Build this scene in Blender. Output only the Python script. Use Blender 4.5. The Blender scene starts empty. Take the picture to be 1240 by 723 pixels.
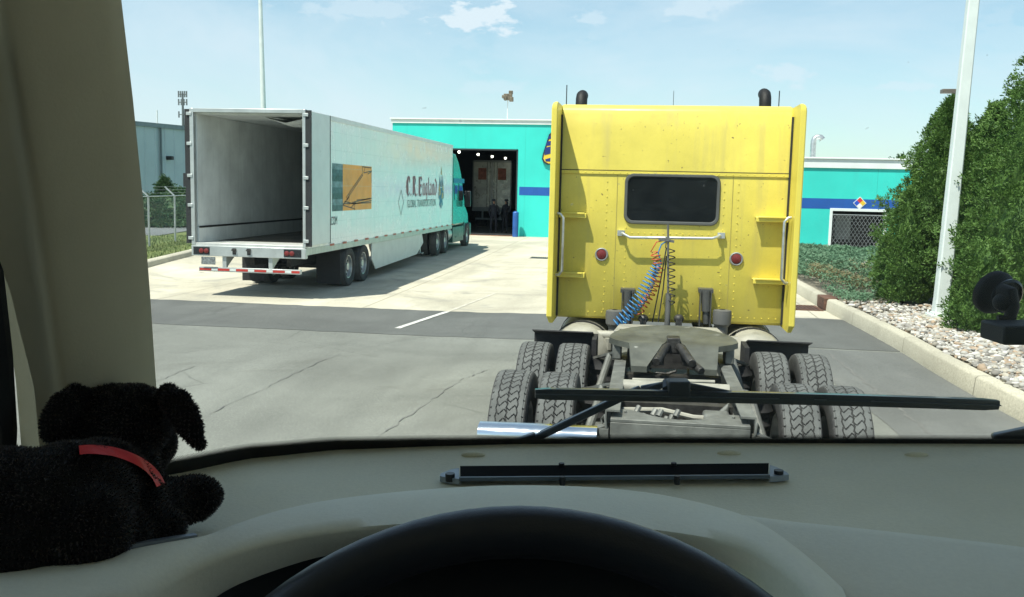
import bpy, bmesh, math, random
from mathutils import Vector, Matrix, noise as mnoise
R = math.radians
rnd = random.Random(7)
S = bpy.context.scene
COL = S.collection

# ------------------------------------------------------------------ camera
YAW, PITCH, ROLL = R(8.2), math.atan(132.6/1125), math.atan(.022)
EYE = Vector((0, 0, 2.38))
_R0 = Vector((math.cos(YAW), math.sin(YAW), 0))
_F0 = Vector((-math.sin(YAW), math.cos(YAW), 0))
CX = (_R0*math.cos(ROLL) + Vector((0, 0, 1))*math.sin(ROLL)).normalized()
CY = _F0.copy()
CZ = CX.cross(CY).normalized()
FWD = CY*math.cos(PITCH) - CZ*math.sin(PITCH)
UP = CY*math.sin(PITCH) + CZ*math.cos(PITCH)
FPX = 1125.0
cd = bpy.data.cameras.new('camera'); cam = bpy.data.objects.new('camera', cd); COL.objects.link(cam)
cd.sensor_width = 36; cd.lens = 36*FPX/1240; cd.clip_start = .02; cd.clip_end = 6000
M = Matrix.Identity(4)
for i in range(3):
    M[i][0] = CX[i]; M[i][1] = UP[i]; M[i][2] = -FWD[i]; M[i][3] = EYE[i]
cam.matrix_world = M
S.camera = cam

# ------------------------------------------------------------------ sun, sky, exposure
SUN_DIR = Vector((.30, .42, -1)).normalized()
sun_az = math.atan2(-SUN_DIR.x, -SUN_DIR.y)
sun_el = math.asin(-SUN_DIR.z)
sl = bpy.data.lights.new('sun', 'SUN'); sl.energy = 5.0; sl.angle = R(.53); sl.color = (1, .955, .86)
so = bpy.data.objects.new('sun', sl); COL.objects.link(so)
so.rotation_euler = SUN_DIR.to_track_quat('-Z', 'Y').to_euler(); so.location = (0, 0, 40)
S.view_settings.view_transform = 'Standard'; S.view_settings.look = 'None'
S.view_settings.exposure = .6; S.view_settings.gamma = 1
S.render.engine = 'CYCLES'
try: S.cycles.transparent_max_bounces = 12
except Exception: pass

def ray(px, py):
    return (FWD + CX*((px-620)/FPX) - UP*((py-361.5)/FPX)).normalized()
def G(px, py, z=0.):
    d = ray(px, py); t = (z-EYE.z)/d.z; return EYE + d*t
def PY(px, py, y):
    d = ray(px, py); return EYE + d*(y/d.y)
def CB(px, py, Y):                       # a point in our own cab's axes, eye at origin
    d = ray(px, py); d = Vector((d.dot(CX), d.dot(CY), d.dot(CZ))); return d*(Y/d.y)

W = bpy.data.worlds.new('World'); S.world = W; W.use_nodes = True
nt = W.node_tree; nt.nodes.clear(); N = nt.nodes; L = nt.links
def nd(t, **k):
    n = N.new(t)
    for a, b in k.items(): setattr(n, a, b)
    return n
def mth(op, a, b=None, c=None, clamp=False, tree=None):
    t = tree or nt
    n = t.nodes.new('ShaderNodeMath'); n.operation = op; n.use_clamp = clamp
    for i, v in enumerate((a, b, c)):
        if v is None: continue
        if isinstance(v, (int, float)): n.inputs[i].default_value = v
        else: t.links.new(v, n.inputs[i])
    return n.outputs[0]
sky = nd('ShaderNodeTexSky', sky_type='NISHITA'); sky.sun_disc = False
sky.sun_elevation = sun_el; sky.sun_rotation = sun_az
sky.air_density = 1.0; sky.dust_density = .6; sky.ozone_density = 1.6
tc = nd('ShaderNodeTexCoord'); sp = nd('ShaderNodeSeparateXYZ'); L.new(tc.outputs['Generated'], sp.inputs[0])
yy = mth('MAXIMUM', mth('ABSOLUTE', sp.outputs[1]), .05)
A = mth('DIVIDE', sp.outputs[0], yy); E = mth('DIVIDE', sp.outputs[2], yy)
cmb = nd('ShaderNodeCombineXYZ'); L.new(A, cmb.inputs[0]); L.new(mth('MULTIPLY', E, 2.2), cmb.inputs[1])
nz = nd('ShaderNodeTexNoise'); nz.inputs['Scale'].default_value = 30; nz.inputs['Detail'].default_value = 9; nz.inputs['Roughness'].default_value = .62
L.new(cmb.outputs[0], nz.inputs['Vector'])
nz2 = nd('ShaderNodeTexNoise'); nz2.inputs['Scale'].default_value = 2.6; nz2.inputs['Detail'].default_value = 9; nz2.inputs['Roughness'].default_value = .6; nz2.inputs['Distortion'].default_value = .5
L.new(cmb.outputs[0], nz2.inputs['Vector'])
def blob(px, py, wx, wy, amt):
    d = ray(px, py); a0, e0 = d.x/d.y, d.z/d.y
    u = mth('DIVIDE', mth('SUBTRACT', A, a0), wx/FPX); v = mth('DIVIDE', mth('SUBTRACT', E, e0), wy/FPX)
    r = mth('SQRT', mth('ADD', mth('MULTIPLY', u, u), mth('MULTIPLY', v, v)))
    r = mth('ADD', r, mth('MULTIPLY', mth('SUBTRACT', nz.outputs[0], .5), 3.4))
    n = nd('ShaderNodeMapRange'); n.interpolation_type = 'SMOOTHSTEP'
    L.new(r, n.inputs[0]); n.inputs[1].default_value = 1.05; n.inputs[2].default_value = .35; n.inputs[3].default_value = 0; n.inputs[4].default_value = amt
    return n.outputs[0]
cl = None
for b in ((577, 20, 62, 24, .95), (440, 10, 110, 22, .45), (296, 46, 26, 16, .5), (340, 92, 40, 14, .35), (240, 100, 70, 16, .3), (590, 108, 60, 12, .3),
          (845, 8, 60, 22, .55), (722, 22, 30, 14, .45), (950, 92, 46, 17, .5), (1095, 104, 40, 10, .4), (830, 52, 170, 24, .25), (460, 55, 260, 34, .2),
          (1160, 20, 90, 20, .2), (1210, 45, 70, 20, .2)):
    o = blob(*b); cl = o if cl is None else mth('MAXIMUM', cl, o)
veil = nd('ShaderNodeMapRange'); L.new(nz2.outputs[0], veil.inputs[0]); veil.inputs[1].default_value = .38; veil.inputs[2].default_value = .68; veil.inputs[4].default_value = .62
hz = nd('ShaderNodeMapRange'); L.new(E, hz.inputs[0]); hz.inputs[1].default_value = .42; hz.inputs[2].default_value = 0.; hz.inputs[3].default_value = 0; hz.inputs[4].default_value = .32
tot = mth('ADD', mth('MAXIMUM', cl, veil.outputs[0]), hz.outputs[0], clamp=True)
mx = nd('ShaderNodeMixRGB'); L.new(tot, mx.inputs[0]); mx.inputs[2].default_value = (6.2, 7.1, 7.9, 1)
tn = nd('ShaderNodeMixRGB', blend_type='MULTIPLY'); tn.inputs[0].default_value = 1; tn.inputs[2].default_value = (1.08, 1.28, 1.20, 1)
L.new(sky.outputs[0], tn.inputs[1]); L.new(tn.outputs[0], mx.inputs[1])
bg = nd('ShaderNodeBackground'); bg.inputs[1].default_value = .088; L.new(mx.outputs[0], bg.inputs[0])
wo = nd('ShaderNodeOutputWorld'); L.new(bg.outputs[0], wo.inputs[0])

# ------------------------------------------------------------------ materials
MATS = {}
def mat(name, col, rough=.6, metal=0., var=.12, scale=3., bump=0., bscale=40., spec=.5, spots=None, emit=None, coat=0., fine=0., streak=None, lines=None):
    if name in MATS: return MATS[name]
    m = bpy.data.materials.new(name); m.use_nodes = True; t = m.node_tree; t.nodes.clear()
    o = t.nodes.new('ShaderNodeOutputMaterial'); b = t.nodes.new('ShaderNodeBsdfPrincipled'); t.links.new(b.outputs[0], o.inputs[0])
    b.inputs['Roughness'].default_value = rough; b.inputs['Metallic'].default_value = metal
    b.inputs['Specular IOR Level'].default_value = spec; b.inputs['Coat Weight'].default_value = coat
    c = t.nodes.new('ShaderNodeTexCoord')
    def mixc(fac, a, bcol, mode='MIX'):
        n = t.nodes.new('ShaderNodeMixRGB'); n.blend_type = mode
        if isinstance(fac, (int, float)): n.inputs[0].default_value = fac
        else: t.links.new(fac, n.inputs[0])
        for i, v in ((1, a), (2, bcol)):
            if isinstance(v, tuple): n.inputs[i].default_value = (*v[:3], 1)
            else: t.links.new(v, n.inputs[i])
        return n.outputs[0]
    def noise(sc, det=5, rgh=.6, dist=0, vec=None):
        n = t.nodes.new('ShaderNodeTexNoise'); n.inputs['Scale'].default_value = sc; n.inputs['Detail'].default_value = det
        n.inputs['Roughness'].default_value = rgh; n.inputs['Distortion'].default_value = dist
        t.links.new(vec or c.outputs['Object'], n.inputs['Vector']); return n.outputs[0]
    def rng(v, a, b_, x=0., y=1.):
        n = t.nodes.new('ShaderNodeMapRange'); t.links.new(v, n.inputs[0])
        for i, q in enumerate((a, b_, x, y)): n.inputs[i+1].default_value = q
        return n.outputs[0]
    def scaled(sx, sy, sz):
        n = t.nodes.new('ShaderNodeMapping'); n.inputs['Scale'].default_value = (sx, sy, sz); t.links.new(c.outputs['Object'], n.inputs[0]); return n.outputs[0]
    n1 = noise(scale)
    lo = tuple(x*(1-var*1.6) for x in col); hi = tuple(min(1, x*(1+var)) for x in col)
    cc = mixc(rng(n1, .3, .7), lo, hi)
    if fine:
        cc = mixc(rng(noise(scale*45, 3, .7), .3, .7), mixc(1., cc, (1-fine,)*3, 'MULTIPLY'), mixc(1., cc, (1+fine,)*3, 'MULTIPLY'))
    if streak:                                     # (amount, colour): worn vertical runs
        cc = mixc(rng(noise(1., 4, .6, 0, scaled(9, 9, .5)), .52, .75, 0, streak[0]), cc, streak[1])
    if spots:                                      # (scale, threshold, colour)
        cc = mixc(rng(noise(spots[0], 2, .5), spots[1], spots[1]+.03), cc, spots[2])
    if lines:                                      # (axis, period, width, colour): seams
        sx = t.nodes.new('ShaderNodeSeparateXYZ'); t.links.new(c.outputs['Object'], sx.inputs[0])
        for ax, per, wd, lc in lines:
            f = mth('FRACT', mth('DIVIDE', sx.outputs[ax], per, tree=t), tree=t)
            f = mth('LESS_THAN', f, wd/per, tree=t)
            cc = mixc(f, cc, lc)
    t.links.new(cc, b.inputs['Base Color'])
    t.links.new(rng(noise(scale*2.3), .3, .7, max(.02, rough-.08), min(1, rough+.1)), b.inputs['Roughness'])
    if bump:
        bp = t.nodes.new('ShaderNodeBump'); bp.inputs['Strength'].default_value = bump; bp.inputs['Distance'].default_value = .02
        t.links.new(noise(bscale, 6, .65), bp.inputs['Height']); t.links.new(bp.outputs[0], b.inputs['Normal'])
    if emit:
        b.inputs['Emission Color'].default_value = (*emit[0], 1); b.inputs['Emission Strength'].default_value = emit[1]
    MATS[name] = m; return m
def glass(name, tint, refl=1., dust=.03):
    m = bpy.data.materials.new(name); m.use_nodes = True; t = m.node_tree; t.nodes.clear()
    o = t.nodes.new('ShaderNodeOutputMaterial'); mixn = t.nodes.new('ShaderNodeMixShader')
    tr = t.nodes.new('ShaderNodeBsdfTransparent'); tr.inputs[0].default_value = (*tint, 1)
    gl = t.nodes.new('ShaderNodeBsdfGlossy'); gl.inputs['Roughness'].default_value = .02
    lw = t.nodes.new('ShaderNodeFresnel'); lw.inputs[0].default_value = 1.3
    t.links.new(mth('MULTIPLY', lw.outputs[0], refl, tree=t), mixn.inputs[0])
    df = t.nodes.new('ShaderNodeBsdfDiffuse'); df.inputs[0].default_value = (.75, .8, .78, 1); tl = t.nodes.new('ShaderNodeBsdfTranslucent'); tl.inputs[0].default_value = (.75, .8, .78, 1)
    m1 = t.nodes.new('ShaderNodeMixShader'); t.links.new(df.outputs[0], m1.inputs[1]); t.links.new(tl.outputs[0], m1.inputs[2])
    tcn = t.nodes.new('ShaderNodeTexCoord'); n1 = t.nodes.new('ShaderNodeTexNoise'); n1.inputs['Scale'].default_value = 3; n1.inputs['Detail'].default_value = 8; t.links.new(tcn.outputs['Object'], n1.inputs['Vector'])
    n2 = t.nodes.new('ShaderNodeTexNoise'); n2.inputs['Scale'].default_value = 95; n2.inputs['Detail'].default_value = 1; t.links.new(tcn.outputs['Object'], n2.inputs['Vector'])
    fleck = mth('MULTIPLY', mth('GREATER_THAN', n2.outputs[0], .80, tree=t), .18, tree=t)
    fac = mth('ADD', mth('MULTIPLY', n1.outputs[0], dust, tree=t), fleck, tree=t)
    m2 = t.nodes.new('ShaderNodeMixShader'); t.links.new(fac, m2.inputs[0]); t.links.new(tr.outputs[0], m2.inputs[1]); t.links.new(m1.outputs[0], m2.inputs[2])
    t.links.new(m2.outputs[0], mixn.inputs[1]); t.links.new(gl.outputs[0], mixn.inputs[2]); t.links.new(mixn.outputs[0], o.inputs[0])
    return m
def ground_mat(name, base, var, crack=0., speck=0., stain=None, joints=None, tint2=None):
    m = bpy.data.materials.new(name); m.use_nodes = True; t = m.node_tree; b = t.nodes['Principled BSDF']
    c = t.nodes.new('ShaderNodeTexCoord').outputs['Object']
    def noise(sc, det=6, rgh=.6, dist=0., vec=None):
        n = t.nodes.new('ShaderNodeTexNoise'); n.inputs['Scale'].default_value = sc; n.inputs['Detail'].default_value = det
        n.inputs['Roughness'].default_value = rgh; n.inputs['Distortion'].default_value = dist; t.links.new(vec or c, n.inputs['Vector']); return n.outputs[0]
    def rng(v, a, b_, x=0., y=1.):
        n = t.nodes.new('ShaderNodeMapRange'); t.links.new(v, n.inputs[0])
        for i, q in enumerate((a, b_, x, y)): n.inputs[i+1].default_value = q
        return n.outputs[0]
    def mixc(f, a, bb, mode='MIX'):
        n = t.nodes.new('ShaderNodeMixRGB'); n.blend_type = mode
        if isinstance(f, (int, float)): n.inputs[0].default_value = f
        else: t.links.new(f, n.inputs[0])
        for i, v in ((1, a), (2, bb)):
            if isinstance(v, tuple): n.inputs[i].default_value = (*v[:3], 1)
            else: t.links.new(v, n.inputs[i])
        return n.outputs[0]
    lo = tuple(x*(1-var) for x in base); hi = tuple(x*(1+var) for x in (tint2 or base))
    col = mixc(rng(noise(.35, 6, .6, .6), .32, .68), lo, hi)
    mp = t.nodes.new('ShaderNodeMapping'); mp.inputs['Scale'].default_value = (1.6, .16, 1); t.links.new(c, mp.inputs[0])
    col = mixc(rng(noise(1., 5, .6, .4, mp.outputs[0]), .45, .72, 0, .5), col, tuple(x*(1-var*1.4) for x in base))
    col = mixc(rng(noise(45, 5, .85), .3, .7), mixc(1., col, (.58,)*3, 'MULTIPLY'), mixc(1., col, (1.42,)*3, 'MULTIPLY'))
    if speck:
        v = t.nodes.new('ShaderNodeTexVoronoi'); v.inputs['Scale'].default_value = 38; t.links.new(c, v.inputs['Vector'])
        col = mixc(rng(v.outputs['Distance'], .1, .22, speck, 0), col, tuple(min(1, x*2.2) for x in base))
    if stain:
        col = mixc(rng(noise(.55, 6, .65, 1.2), .54, .70, 0, stain[0]), col, stain[1])
        col = mixc(rng(noise(2.2, 3, .5, .5), .70, .76, 0, stain[0]), col, stain[1])
    if crack:
        nn = t.nodes.new('ShaderNodeTexNoise'); nn.inputs['Scale'].default_value = 1.3; nn.inputs['Detail'].default_value = 6; t.links.new(c, nn.inputs['Vector'])
        mm = mixc(.13, c, nn.outputs[1])
        v = t.nodes.new('ShaderNodeTexVoronoi'); v.feature = 'DISTANCE_TO_EDGE'; v.inputs['Scale'].default_value = .42; t.links.new(mm, v.inputs['Vector'])
        msk = mth('MULTIPLY', rng(v.outputs[0], 0, .006, crack, 0), rng(noise(.5, 2), .48, .56), tree=t)
        col = mixc(msk, col, tuple(x*.35 for x in base))
    if joints:
        sx = t.nodes.new('ShaderNodeSeparateXYZ'); t.links.new(c, sx.inputs[0])
        for ax, per, off in joints:
            f = mth('FRACT', mth('DIVIDE', mth('ADD', sx.outputs[ax], off, tree=t), per, tree=t), tree=t)
            col = mixc(mth('LESS_THAN', f, .03/per, tree=t), col, tuple(x*.55 for x in base))
    t.links.new(col, b.inputs['Base Color']); b.inputs['Roughness'].default_value = .88; b.inputs['Specular IOR Level'].default_value = .25
    bp = t.nodes.new('ShaderNodeBump'); bp.inputs['Strength'].default_value = .35; bp.inputs['Distance'].default_value = .01
    t.links.new(noise(90, 5, .75), bp.inputs['Height']); t.links.new(bp.outputs[0], b.inputs['Normal'])
    return m

YEL = mat('yellow truck paint', (.70, .585, .10), .42, var=.13, scale=1.1, spots=(30, .70, (.20, .15, .05)), streak=(.5, (.46, .39, .13)), bump=.10, bscale=2.2, fine=.03)
YEL2 = mat('yellow fairing paint', (.72, .60, .095), .38, var=.07, scale=2)
CHROME = mat('polished chrome', (.78, .8, .82), .13, 1., var=.05)
ALU = mat('brushed aluminium', (.56, .57, .56), .38, .85, var=.2, scale=6, bump=.05)
STEEL = mat('dusty grey steel', (.165, .17, .155), .6, .35, var=.25, scale=9, bump=.15, bscale=60, fine=.1)
GREASE = mat('greasy dark steel', (.045, .043, .04), .5, .4, var=.4, scale=14, bump=.25, bscale=50)
PLATE = mat('worn fifth wheel steel', (.12, .125, .105), .5, .4, var=.28, scale=4, bump=.1, bscale=40, spots=(9, .70, (.28, .28, .25)), fine=.1)
CREAM = mat('dusty cream paint', (.30, .29, .24), .55, var=.2, scale=7, bump=.08)
BLACKP = mat('black satin plastic', (.012, .013, .015), .42, var=.2)
WIPERM = mat('wiper black', (.012, .014, .018), .35, var=.2, coat=.3)
RUBBER = mat('black rubber', (.018, .018, .019), .75, var=.3, scale=12, bump=.1)
TREAD = mat('dusty tyre tread', (.10, .105, .10), .85, var=.22, scale=6, bump=.3, bscale=120, fine=.15)
SIDEW = mat('tyre sidewall', (.035, .035, .034), .8, var=.3, scale=10, bump=.1)
DARKGLASS = mat('dark tinted glass', (.008, .01, .011), .12, var=.2, coat=.5, spots=(30, .74, (.05, .055, .055)))
REDL = mat('red lamp lens', (.17, .014, .012), .4, coat=.2, var=.15)
TEAL = mat('teal painted wall', (.032, .60, .52), .62, var=.07, streak=(.25, (.05, .46, .42)), scale=.5, bump=.05, bscale=30, lines=((0, 3.05, .015, (.02, .40, .33)),))
WHITEP = mat('white coping paint', (.74, .78, .76), .5, var=.05, scale=2)
NAVY = mat('blue stripe paint', (.012, .09, .36), .5, var=.06)
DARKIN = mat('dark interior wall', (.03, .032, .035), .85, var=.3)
WHITE = mat('white painted steel', (.70, .73, .71), .4, var=.06, scale=3)
TRSIDE = mat('white trailer side', (.87, .90, .88), .22, var=.03, scale=1.1, lines=((1, .406, .012, (.62, .68, .66)), (2, .42, .010, (.66, .72, .70))), spec=.6)
GREENT = mat('green truck paint', (.012, .22, .17), .3, var=.12, coat=.4)
GREEND = mat('dark green lower fairing', (.010, .075, .06), .4, var=.15)

# ------------------------------------------------------------------ mesh builder
class MB:
    def __init__(s): s.v = []; s.f = []; s.m = []
    def add(s, vs, fs, mi=0):
        o = len(s.v); s.v += [tuple(x) for x in vs]; s.f += [tuple(i+o for i in f) for f in fs]; s.m += [mi]*len(fs); return s
    def box(s, x0, x1, y0, y1, z0, z1, mi=0, mtx=None):
        vs = [Vector((x, y, z)) for z in (z0, z1) for y in (y0, y1) for x in (x0, x1)]
        if mtx: vs = [mtx @ v for v in vs]
        return s.add(vs, [(0, 2, 3, 1), (4, 5, 7, 6), (0, 1, 5, 4), (2, 6, 7, 3), (0, 4, 6, 2), (1, 3, 7, 5)], mi)
    def bar(s, p, q, w, h, mi=0, up=Vector((0, 0, 1))):
        p = Vector(p); q = Vector(q); d = (q-p).normalized(); sd = d.cross(up)
        if sd.length < 1e-4: sd = d.cross(Vector((0, 1, 0)))
        sd.normalize(); u = sd.cross(d)
        vs = [a + sd*(i*w/2) + u*(j*h/2) for a in (p, q) for i, j in ((-1, -1), (1, -1), (1, 1), (-1, 1))]
        return s.add(vs, [(3, 2, 1, 0), (4, 5, 6, 7), (0, 1, 5, 4), (1, 2, 6, 5), (2, 3, 7, 6), (3, 0, 4, 7)], mi)
    def tube(s, pts, r, n=8, mi=0, caps=True):
        pts = [Vector(p) for p in pts]; rs = r if isinstance(r, (list, tuple)) else [r]*len(pts)
        ref = None; vs = []
        for i, p in enumerate(pts):
            a = pts[max(0, i-1)]; b = pts[min(len(pts)-1, i+1)]; d = (b-a).normalized()
            if ref is None:
                ref = Vector((0, 0, 1)) if abs(d.z) < .9 else Vector((1, 0, 0))
            u = d.cross(ref)
            if u.length < 1e-4: u = d.cross(Vector((.3, 1, .2)))
            u.normalize(); w = u.cross(d).normalized(); ref = w
            for k in range(n):
                t = 2*math.pi*k/n; vs.append(p + (u*math.cos(t)+w*math.sin(t))*rs[i])
        fs = [(i*n+k, i*n+(k+1) % n, (i+1)*n+(k+1) % n, (i+1)*n+k) for i in range(len(pts)-1) for k in range(n)]
        if caps: fs += [tuple(range(n))[::-1], tuple((len(pts)-1)*n+k for k in range(n))]
        return s.add(vs, fs, mi)
    def cyl(s, p, q, r, n=20, mi=0, r2=None): return s.tube([p, q], [r, r if r2 is None else r2], n, mi)
    def prism(s, poly, axis, a, b, mi=0):          # poly in the other two axes (in x,y,z order)
        def mk(u, v, w):
            return {0: (w, u, v), 1: (u, w, v), 2: (u, v, w)}[axis]
        n = len(poly); vs = [mk(u, v, a) for u, v in poly] + [mk(u, v, b) for u, v in poly]
        fs = [tuple(range(n)), tuple(range(2*n-1, n-1, -1))] + [(i, n+i, n+(i+1) % n, (i+1) % n) for i in range(n)]
        return s.add(vs, fs, mi)
    def loft(s, rings, closed=True, caps=True, mi=0):
        n = len(rings[0]); vs = [v for r in rings for v in r]; e = n if closed else n-1
        fs = [(i*n+k, i*n+(k+1) % n, (i+1)*n+(k+1) % n, (i+1)*n+k) for i in range(len(rings)-1) for k in range(e)]
        if caps and closed: fs += [tuple(range(n))[::-1], tuple((len(rings)-1)*n+k for k in range(n))]
        return s.add(vs, fs, mi)
    def ball(s, c, rx, ry=None, rz=None, n=10, m=7, mi=0, mtx=None):
        ry = ry or rx; rz = rz or rx; c = Vector(c); rg = []
        for j in range(m+1):
            a = math.pi*(j+.001)/(m+.002) - math.pi/2
            rg.append([c + ((mtx @ Vector((rx*math.cos(a)*math.cos(2*math.pi*k/n), ry*math.cos(a)*math.sin(2*math.pi*k/n), rz*math.sin(a)))) if mtx else
                       Vector((rx*math.cos(a)*math.cos(2*math.pi*k/n), ry*math.cos(a)*math.sin(2*math.pi*k/n), rz*math.sin(a)))) for k in range(n)])
        return s.loft(rg, mi=mi)
    def lathe(s, prof, axis, c, n=32, mi=0):       # prof: (radius, along axis)
        c = Vector(c); rg = []
        for r, a in prof:
            ring = []
            for k in range(n):
                t = 2*math.pi*k/n; u, v = r*math.cos(t), r*math.sin(t)
                ring.append(c + Vector({0: (a, u, v), 1: (u, a, v), 2: (u, v, a)}[axis]))
            rg.append(ring)
        return s.loft(rg, mi=mi, caps=False)
    def build(s, name, mats, parent=None, smooth=35, bevel=0, off=None, recalc=True):
        me = bpy.data.meshes.new(name)
        vs = s.v if off is None else [(x-off[0], y-off[1], z-off[2]) for x, y, z in s.v]
        me.from_pydata(vs, [], s.f)
        if not isinstance(mats, (list, tuple)): mats = [mats]
        for m in mats: me.materials.append(m)
        if len(mats) > 1: me.polygons.foreach_set('material_index', s.m)
        if recalc:
            bm = bmesh.new(); bm.from_mesh(me); bmesh.ops.recalc_face_normals(bm, faces=bm.faces); bm.to_mesh(me); bm.free()
        if smooth:
            me.polygons.foreach_set('use_smooth', [True]*len(me.polygons)); me.set_sharp_from_angle(angle=R(smooth))
        me.update()
        o = bpy.data.objects.new(name, me); COL.objects.link(o)
        if parent: o.parent = parent
        if bevel:
            b = o.modifiers.new('bevel', 'BEVEL'); b.width = bevel; b.segments = 2; b.limit_method = 'ANGLE'; b.angle_limit = R(40)
        return o
def tag(o, label, cat, group=None):
    o['label'] = label; o['category'] = cat
    if group: o['group'] = group
    return o
def root(name, loc, label, cat, group=None, rz=0):
    o = bpy.data.objects.new(name, None); o.empty_display_size = .2; COL.objects.link(o); o.location = loc; o.rotation_euler = (0, 0, rz)
    return tag(o, label, cat, group)
def kind(o, k): o['kind'] = k; return o
def copy_tree(o, parent=None):
    c = o.copy(); COL.objects.link(c)
    if parent: c.parent = parent
    for ch in list(o.children): copy_tree(ch, c)
    return c

# ================================================================== THE SETTING
grassM = ground_mat('dry lawn', (.085, .12, .035), .35, tint2=(.13, .15, .05))
ASPH = ground_mat('old grey asphalt', (.168, .174, .155), .22, crack=.5, speck=.8, stain=(.55, (.115, .115, .10)))
ASPH2 = ground_mat('newer dark asphalt', (.108, .112, .105), .2, crack=.3, speck=.3, stain=(.3, (.08, .08, .08)))
ASPH3 = ground_mat('kerbside asphalt', (.135, .14, .132), .2, crack=.4, speck=.4, stain=(.5, (.21, .20, .18)))
CONC = ground_mat('concrete paving', (.43, .40, .315), .17, stain=(.8, (.25, .245, .215)), joints=((0, 4.6, 1.2), (1, 6.1, 2.3)), tint2=(.49, .455, .36))
CONCK = ground_mat('kerb concrete', (.44, .415, .33), .2, stain=(.7, (.28, .26, .21)), joints=((1, 3.05, .4),))
ROADM = ground_mat('side road asphalt', (.15, .16, .165), .15, speck=.2)
SOIL = ground_mat('gravel bed soil', (.30, .27, .21), .4)

def sheet(name, pts, z, m):
    me = bpy.data.meshes.new(name); me.from_pydata([(p[0], p[1], z) for p in pts], [], [tuple(range(len(pts)))]); me.materials.append(m)
    o = bpy.data.objects.new(name, me); COL.objects.link(o); return kind(o, 'structure')
def sst(a, b, v):
    t = max(0., min(1., (v-a)/(b-a))); return t*t*(3-2*t)
def dip(x, y): return -.16*sst(10, 19.5, y)*(1-sst(25, 46, y))*sst(3, -4, x)*(1-sst(-11.5, -14, x))
def dsheet(name, xs, lo, hi, n, z, m):            # columns of a surface that follows the dip
    vs = []; fs = []
    for x, a, b in zip(xs, lo, hi):
        for j in range(n+1): y = a+(b-a)*j/n; vs.append((x, y, z+dip(x, y)))
    for i in range(len(xs)-1):
        for j in range(n): k = i*(n+1)+j; fs.append((k, k+n+1, k+n+2, k+1))
    me = bpy.data.meshes.new(name); me.from_pydata(vs, [], fs); me.materials.append(m); me.polygons.foreach_set('use_smooth', [True]*len(fs))
    o = bpy.data.objects.new(name, me); COL.objects.link(o); return kind(o, 'structure')
def up_facing(o):
    me = o.data
    if me.polygons[0].normal.z < 0: me.flip_normals()
up_facing(sheet('ground', [(-2500, -400), (2500, -400), (2500, 4500), (-2500, 4500)], -.25, grassM))

# wavy edges between the surfaces
def wavy(y, amp, x0=-16.6, x1=16, n=160, seed=1):
    r = random.Random(seed); return [(x0+(x1-x0)*i/n, y + amp*(r.random()-.5)*2) for i in range(n+1)]
e1 = wavy(14.95, .03, seed=3); e2 = wavy(18.62, .05, seed=4)
XS = [p[0] for p in e1]
dsheet('parking_lot', XS, [-30]*len(XS), [8]*len(XS), 2, 0, ASPH)
dsheet('parking_lot', XS, [8]*len(XS), [14.99]*len(XS), 12, 0, ASPH)
dsheet('asphalt_strip', XS, [p[1] for p in e1], [p[1] for p in e2], 10, .005, ASPH2)
dsheet('concrete_apron', XS, [18.5]*len(XS), [60]*len(XS), 60, .0, CONC)
up_facing(sheet('lawn', [(-80, -30), (-16.5, -30), (-16.5, 120), (-80, 120)], -.03, grassM))

# kerb on the right: foot line read off the photograph, then followed as a real kerb
kf = [G(1300, 545), G(1240, 512), G(1204, 497), G(1181, 480), G(1134, 455), G(1094, 428), G(1040, 398), G(1005, 380), G(990, 371), G(965, 356), G(952, 347)]
kf = [Vector((p.x, p.y, 0)) for p in kf]
d0 = (kf[0]-kf[3]).normalized(); kf = [kf[0]+d0*14] + kf
d1 = (kf[-1]-kf[-2]).normalized(); kf = kf + [kf[-1]+d1*4, kf[-1]+d1*4+Vector((-.5, 12, 0))]
def resample(pts, step):
    out = [pts[0]]; 
    for a, b in zip(pts, pts[1:]):
        n = max(1, int((b-a).length/step))
        for i in range(1, n+1): out.append(a.lerp(b, i/n))
    for _ in range(6):
        out = [out[0]] + [(out[i-1]+out[i]*2+out[i+1])/4 for i in range(1, len(out)-1)] + [out[-1]]
    return out
kl = resample(kf, .35)
KH = .25
def offs(i, d):
    a = kl[max(0, i-1)]; b = kl[min(len(kl)-1, i+1)]; t = (b-a).normalized(); n = Vector((t.y, -t.x, 0)); return kl[i] + n*d
kb = MB(); rings = []
for i in range(len(kl)):
    j = .004*math.sin(i*1.7)
    rings.append([offs(i, 0) + Vector((0, 0, -.05)), offs(i, .02+j) + Vector((0, 0, KH-.03)), offs(i, .05+j) + Vector((0, 0, KH)), offs(i, .2) + Vector((0, 0, KH+.004)), offs(i, .21) + Vector((0, 0, -.05))])
kb.loft(rings, closed=True)
kind(kb.build('kerb', CONCK, smooth=50), 'structure')
# joints of the kerb
# kerbside darker asphalt strip (patched lane along the kerb)
ks = [p for p in kl if p.y < 14.9]
strip = [(offs(i, .01).x, offs(i, .01).y) for i in range(len(kl)) if kl[i].y < 14.93]
inner = [(x-1.55-.02*math.sin(i), y) for i, (x, y) in enumerate(strip)]
up_facing(sheet('kerbside_asphalt', strip + inner[::-1], .004, ASPH3))
cr = MB()
for (a, b) in (((1003, 428), (1135, 532)),):
    p = G(*a); q = G(*b); pts = []
    for i in range(41):
        t = i/40; w = p.lerp(q, t); pts.append(Vector((w.x + .02*math.sin(i*1.3)+.012*math.sin(i*3.1), w.y, .007)))
    for i in range(40):
        h = .014+.006*math.sin(i*2.2)
        cr.add([pts[i]+Vector((-h, 0, 0)), pts[i]+Vector((h, 0, 0)), pts[i+1]+Vector((h, 0, 0)), pts[i+1]+Vector((-h, 0, 0))], [(0, 1, 2, 3)])
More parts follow.
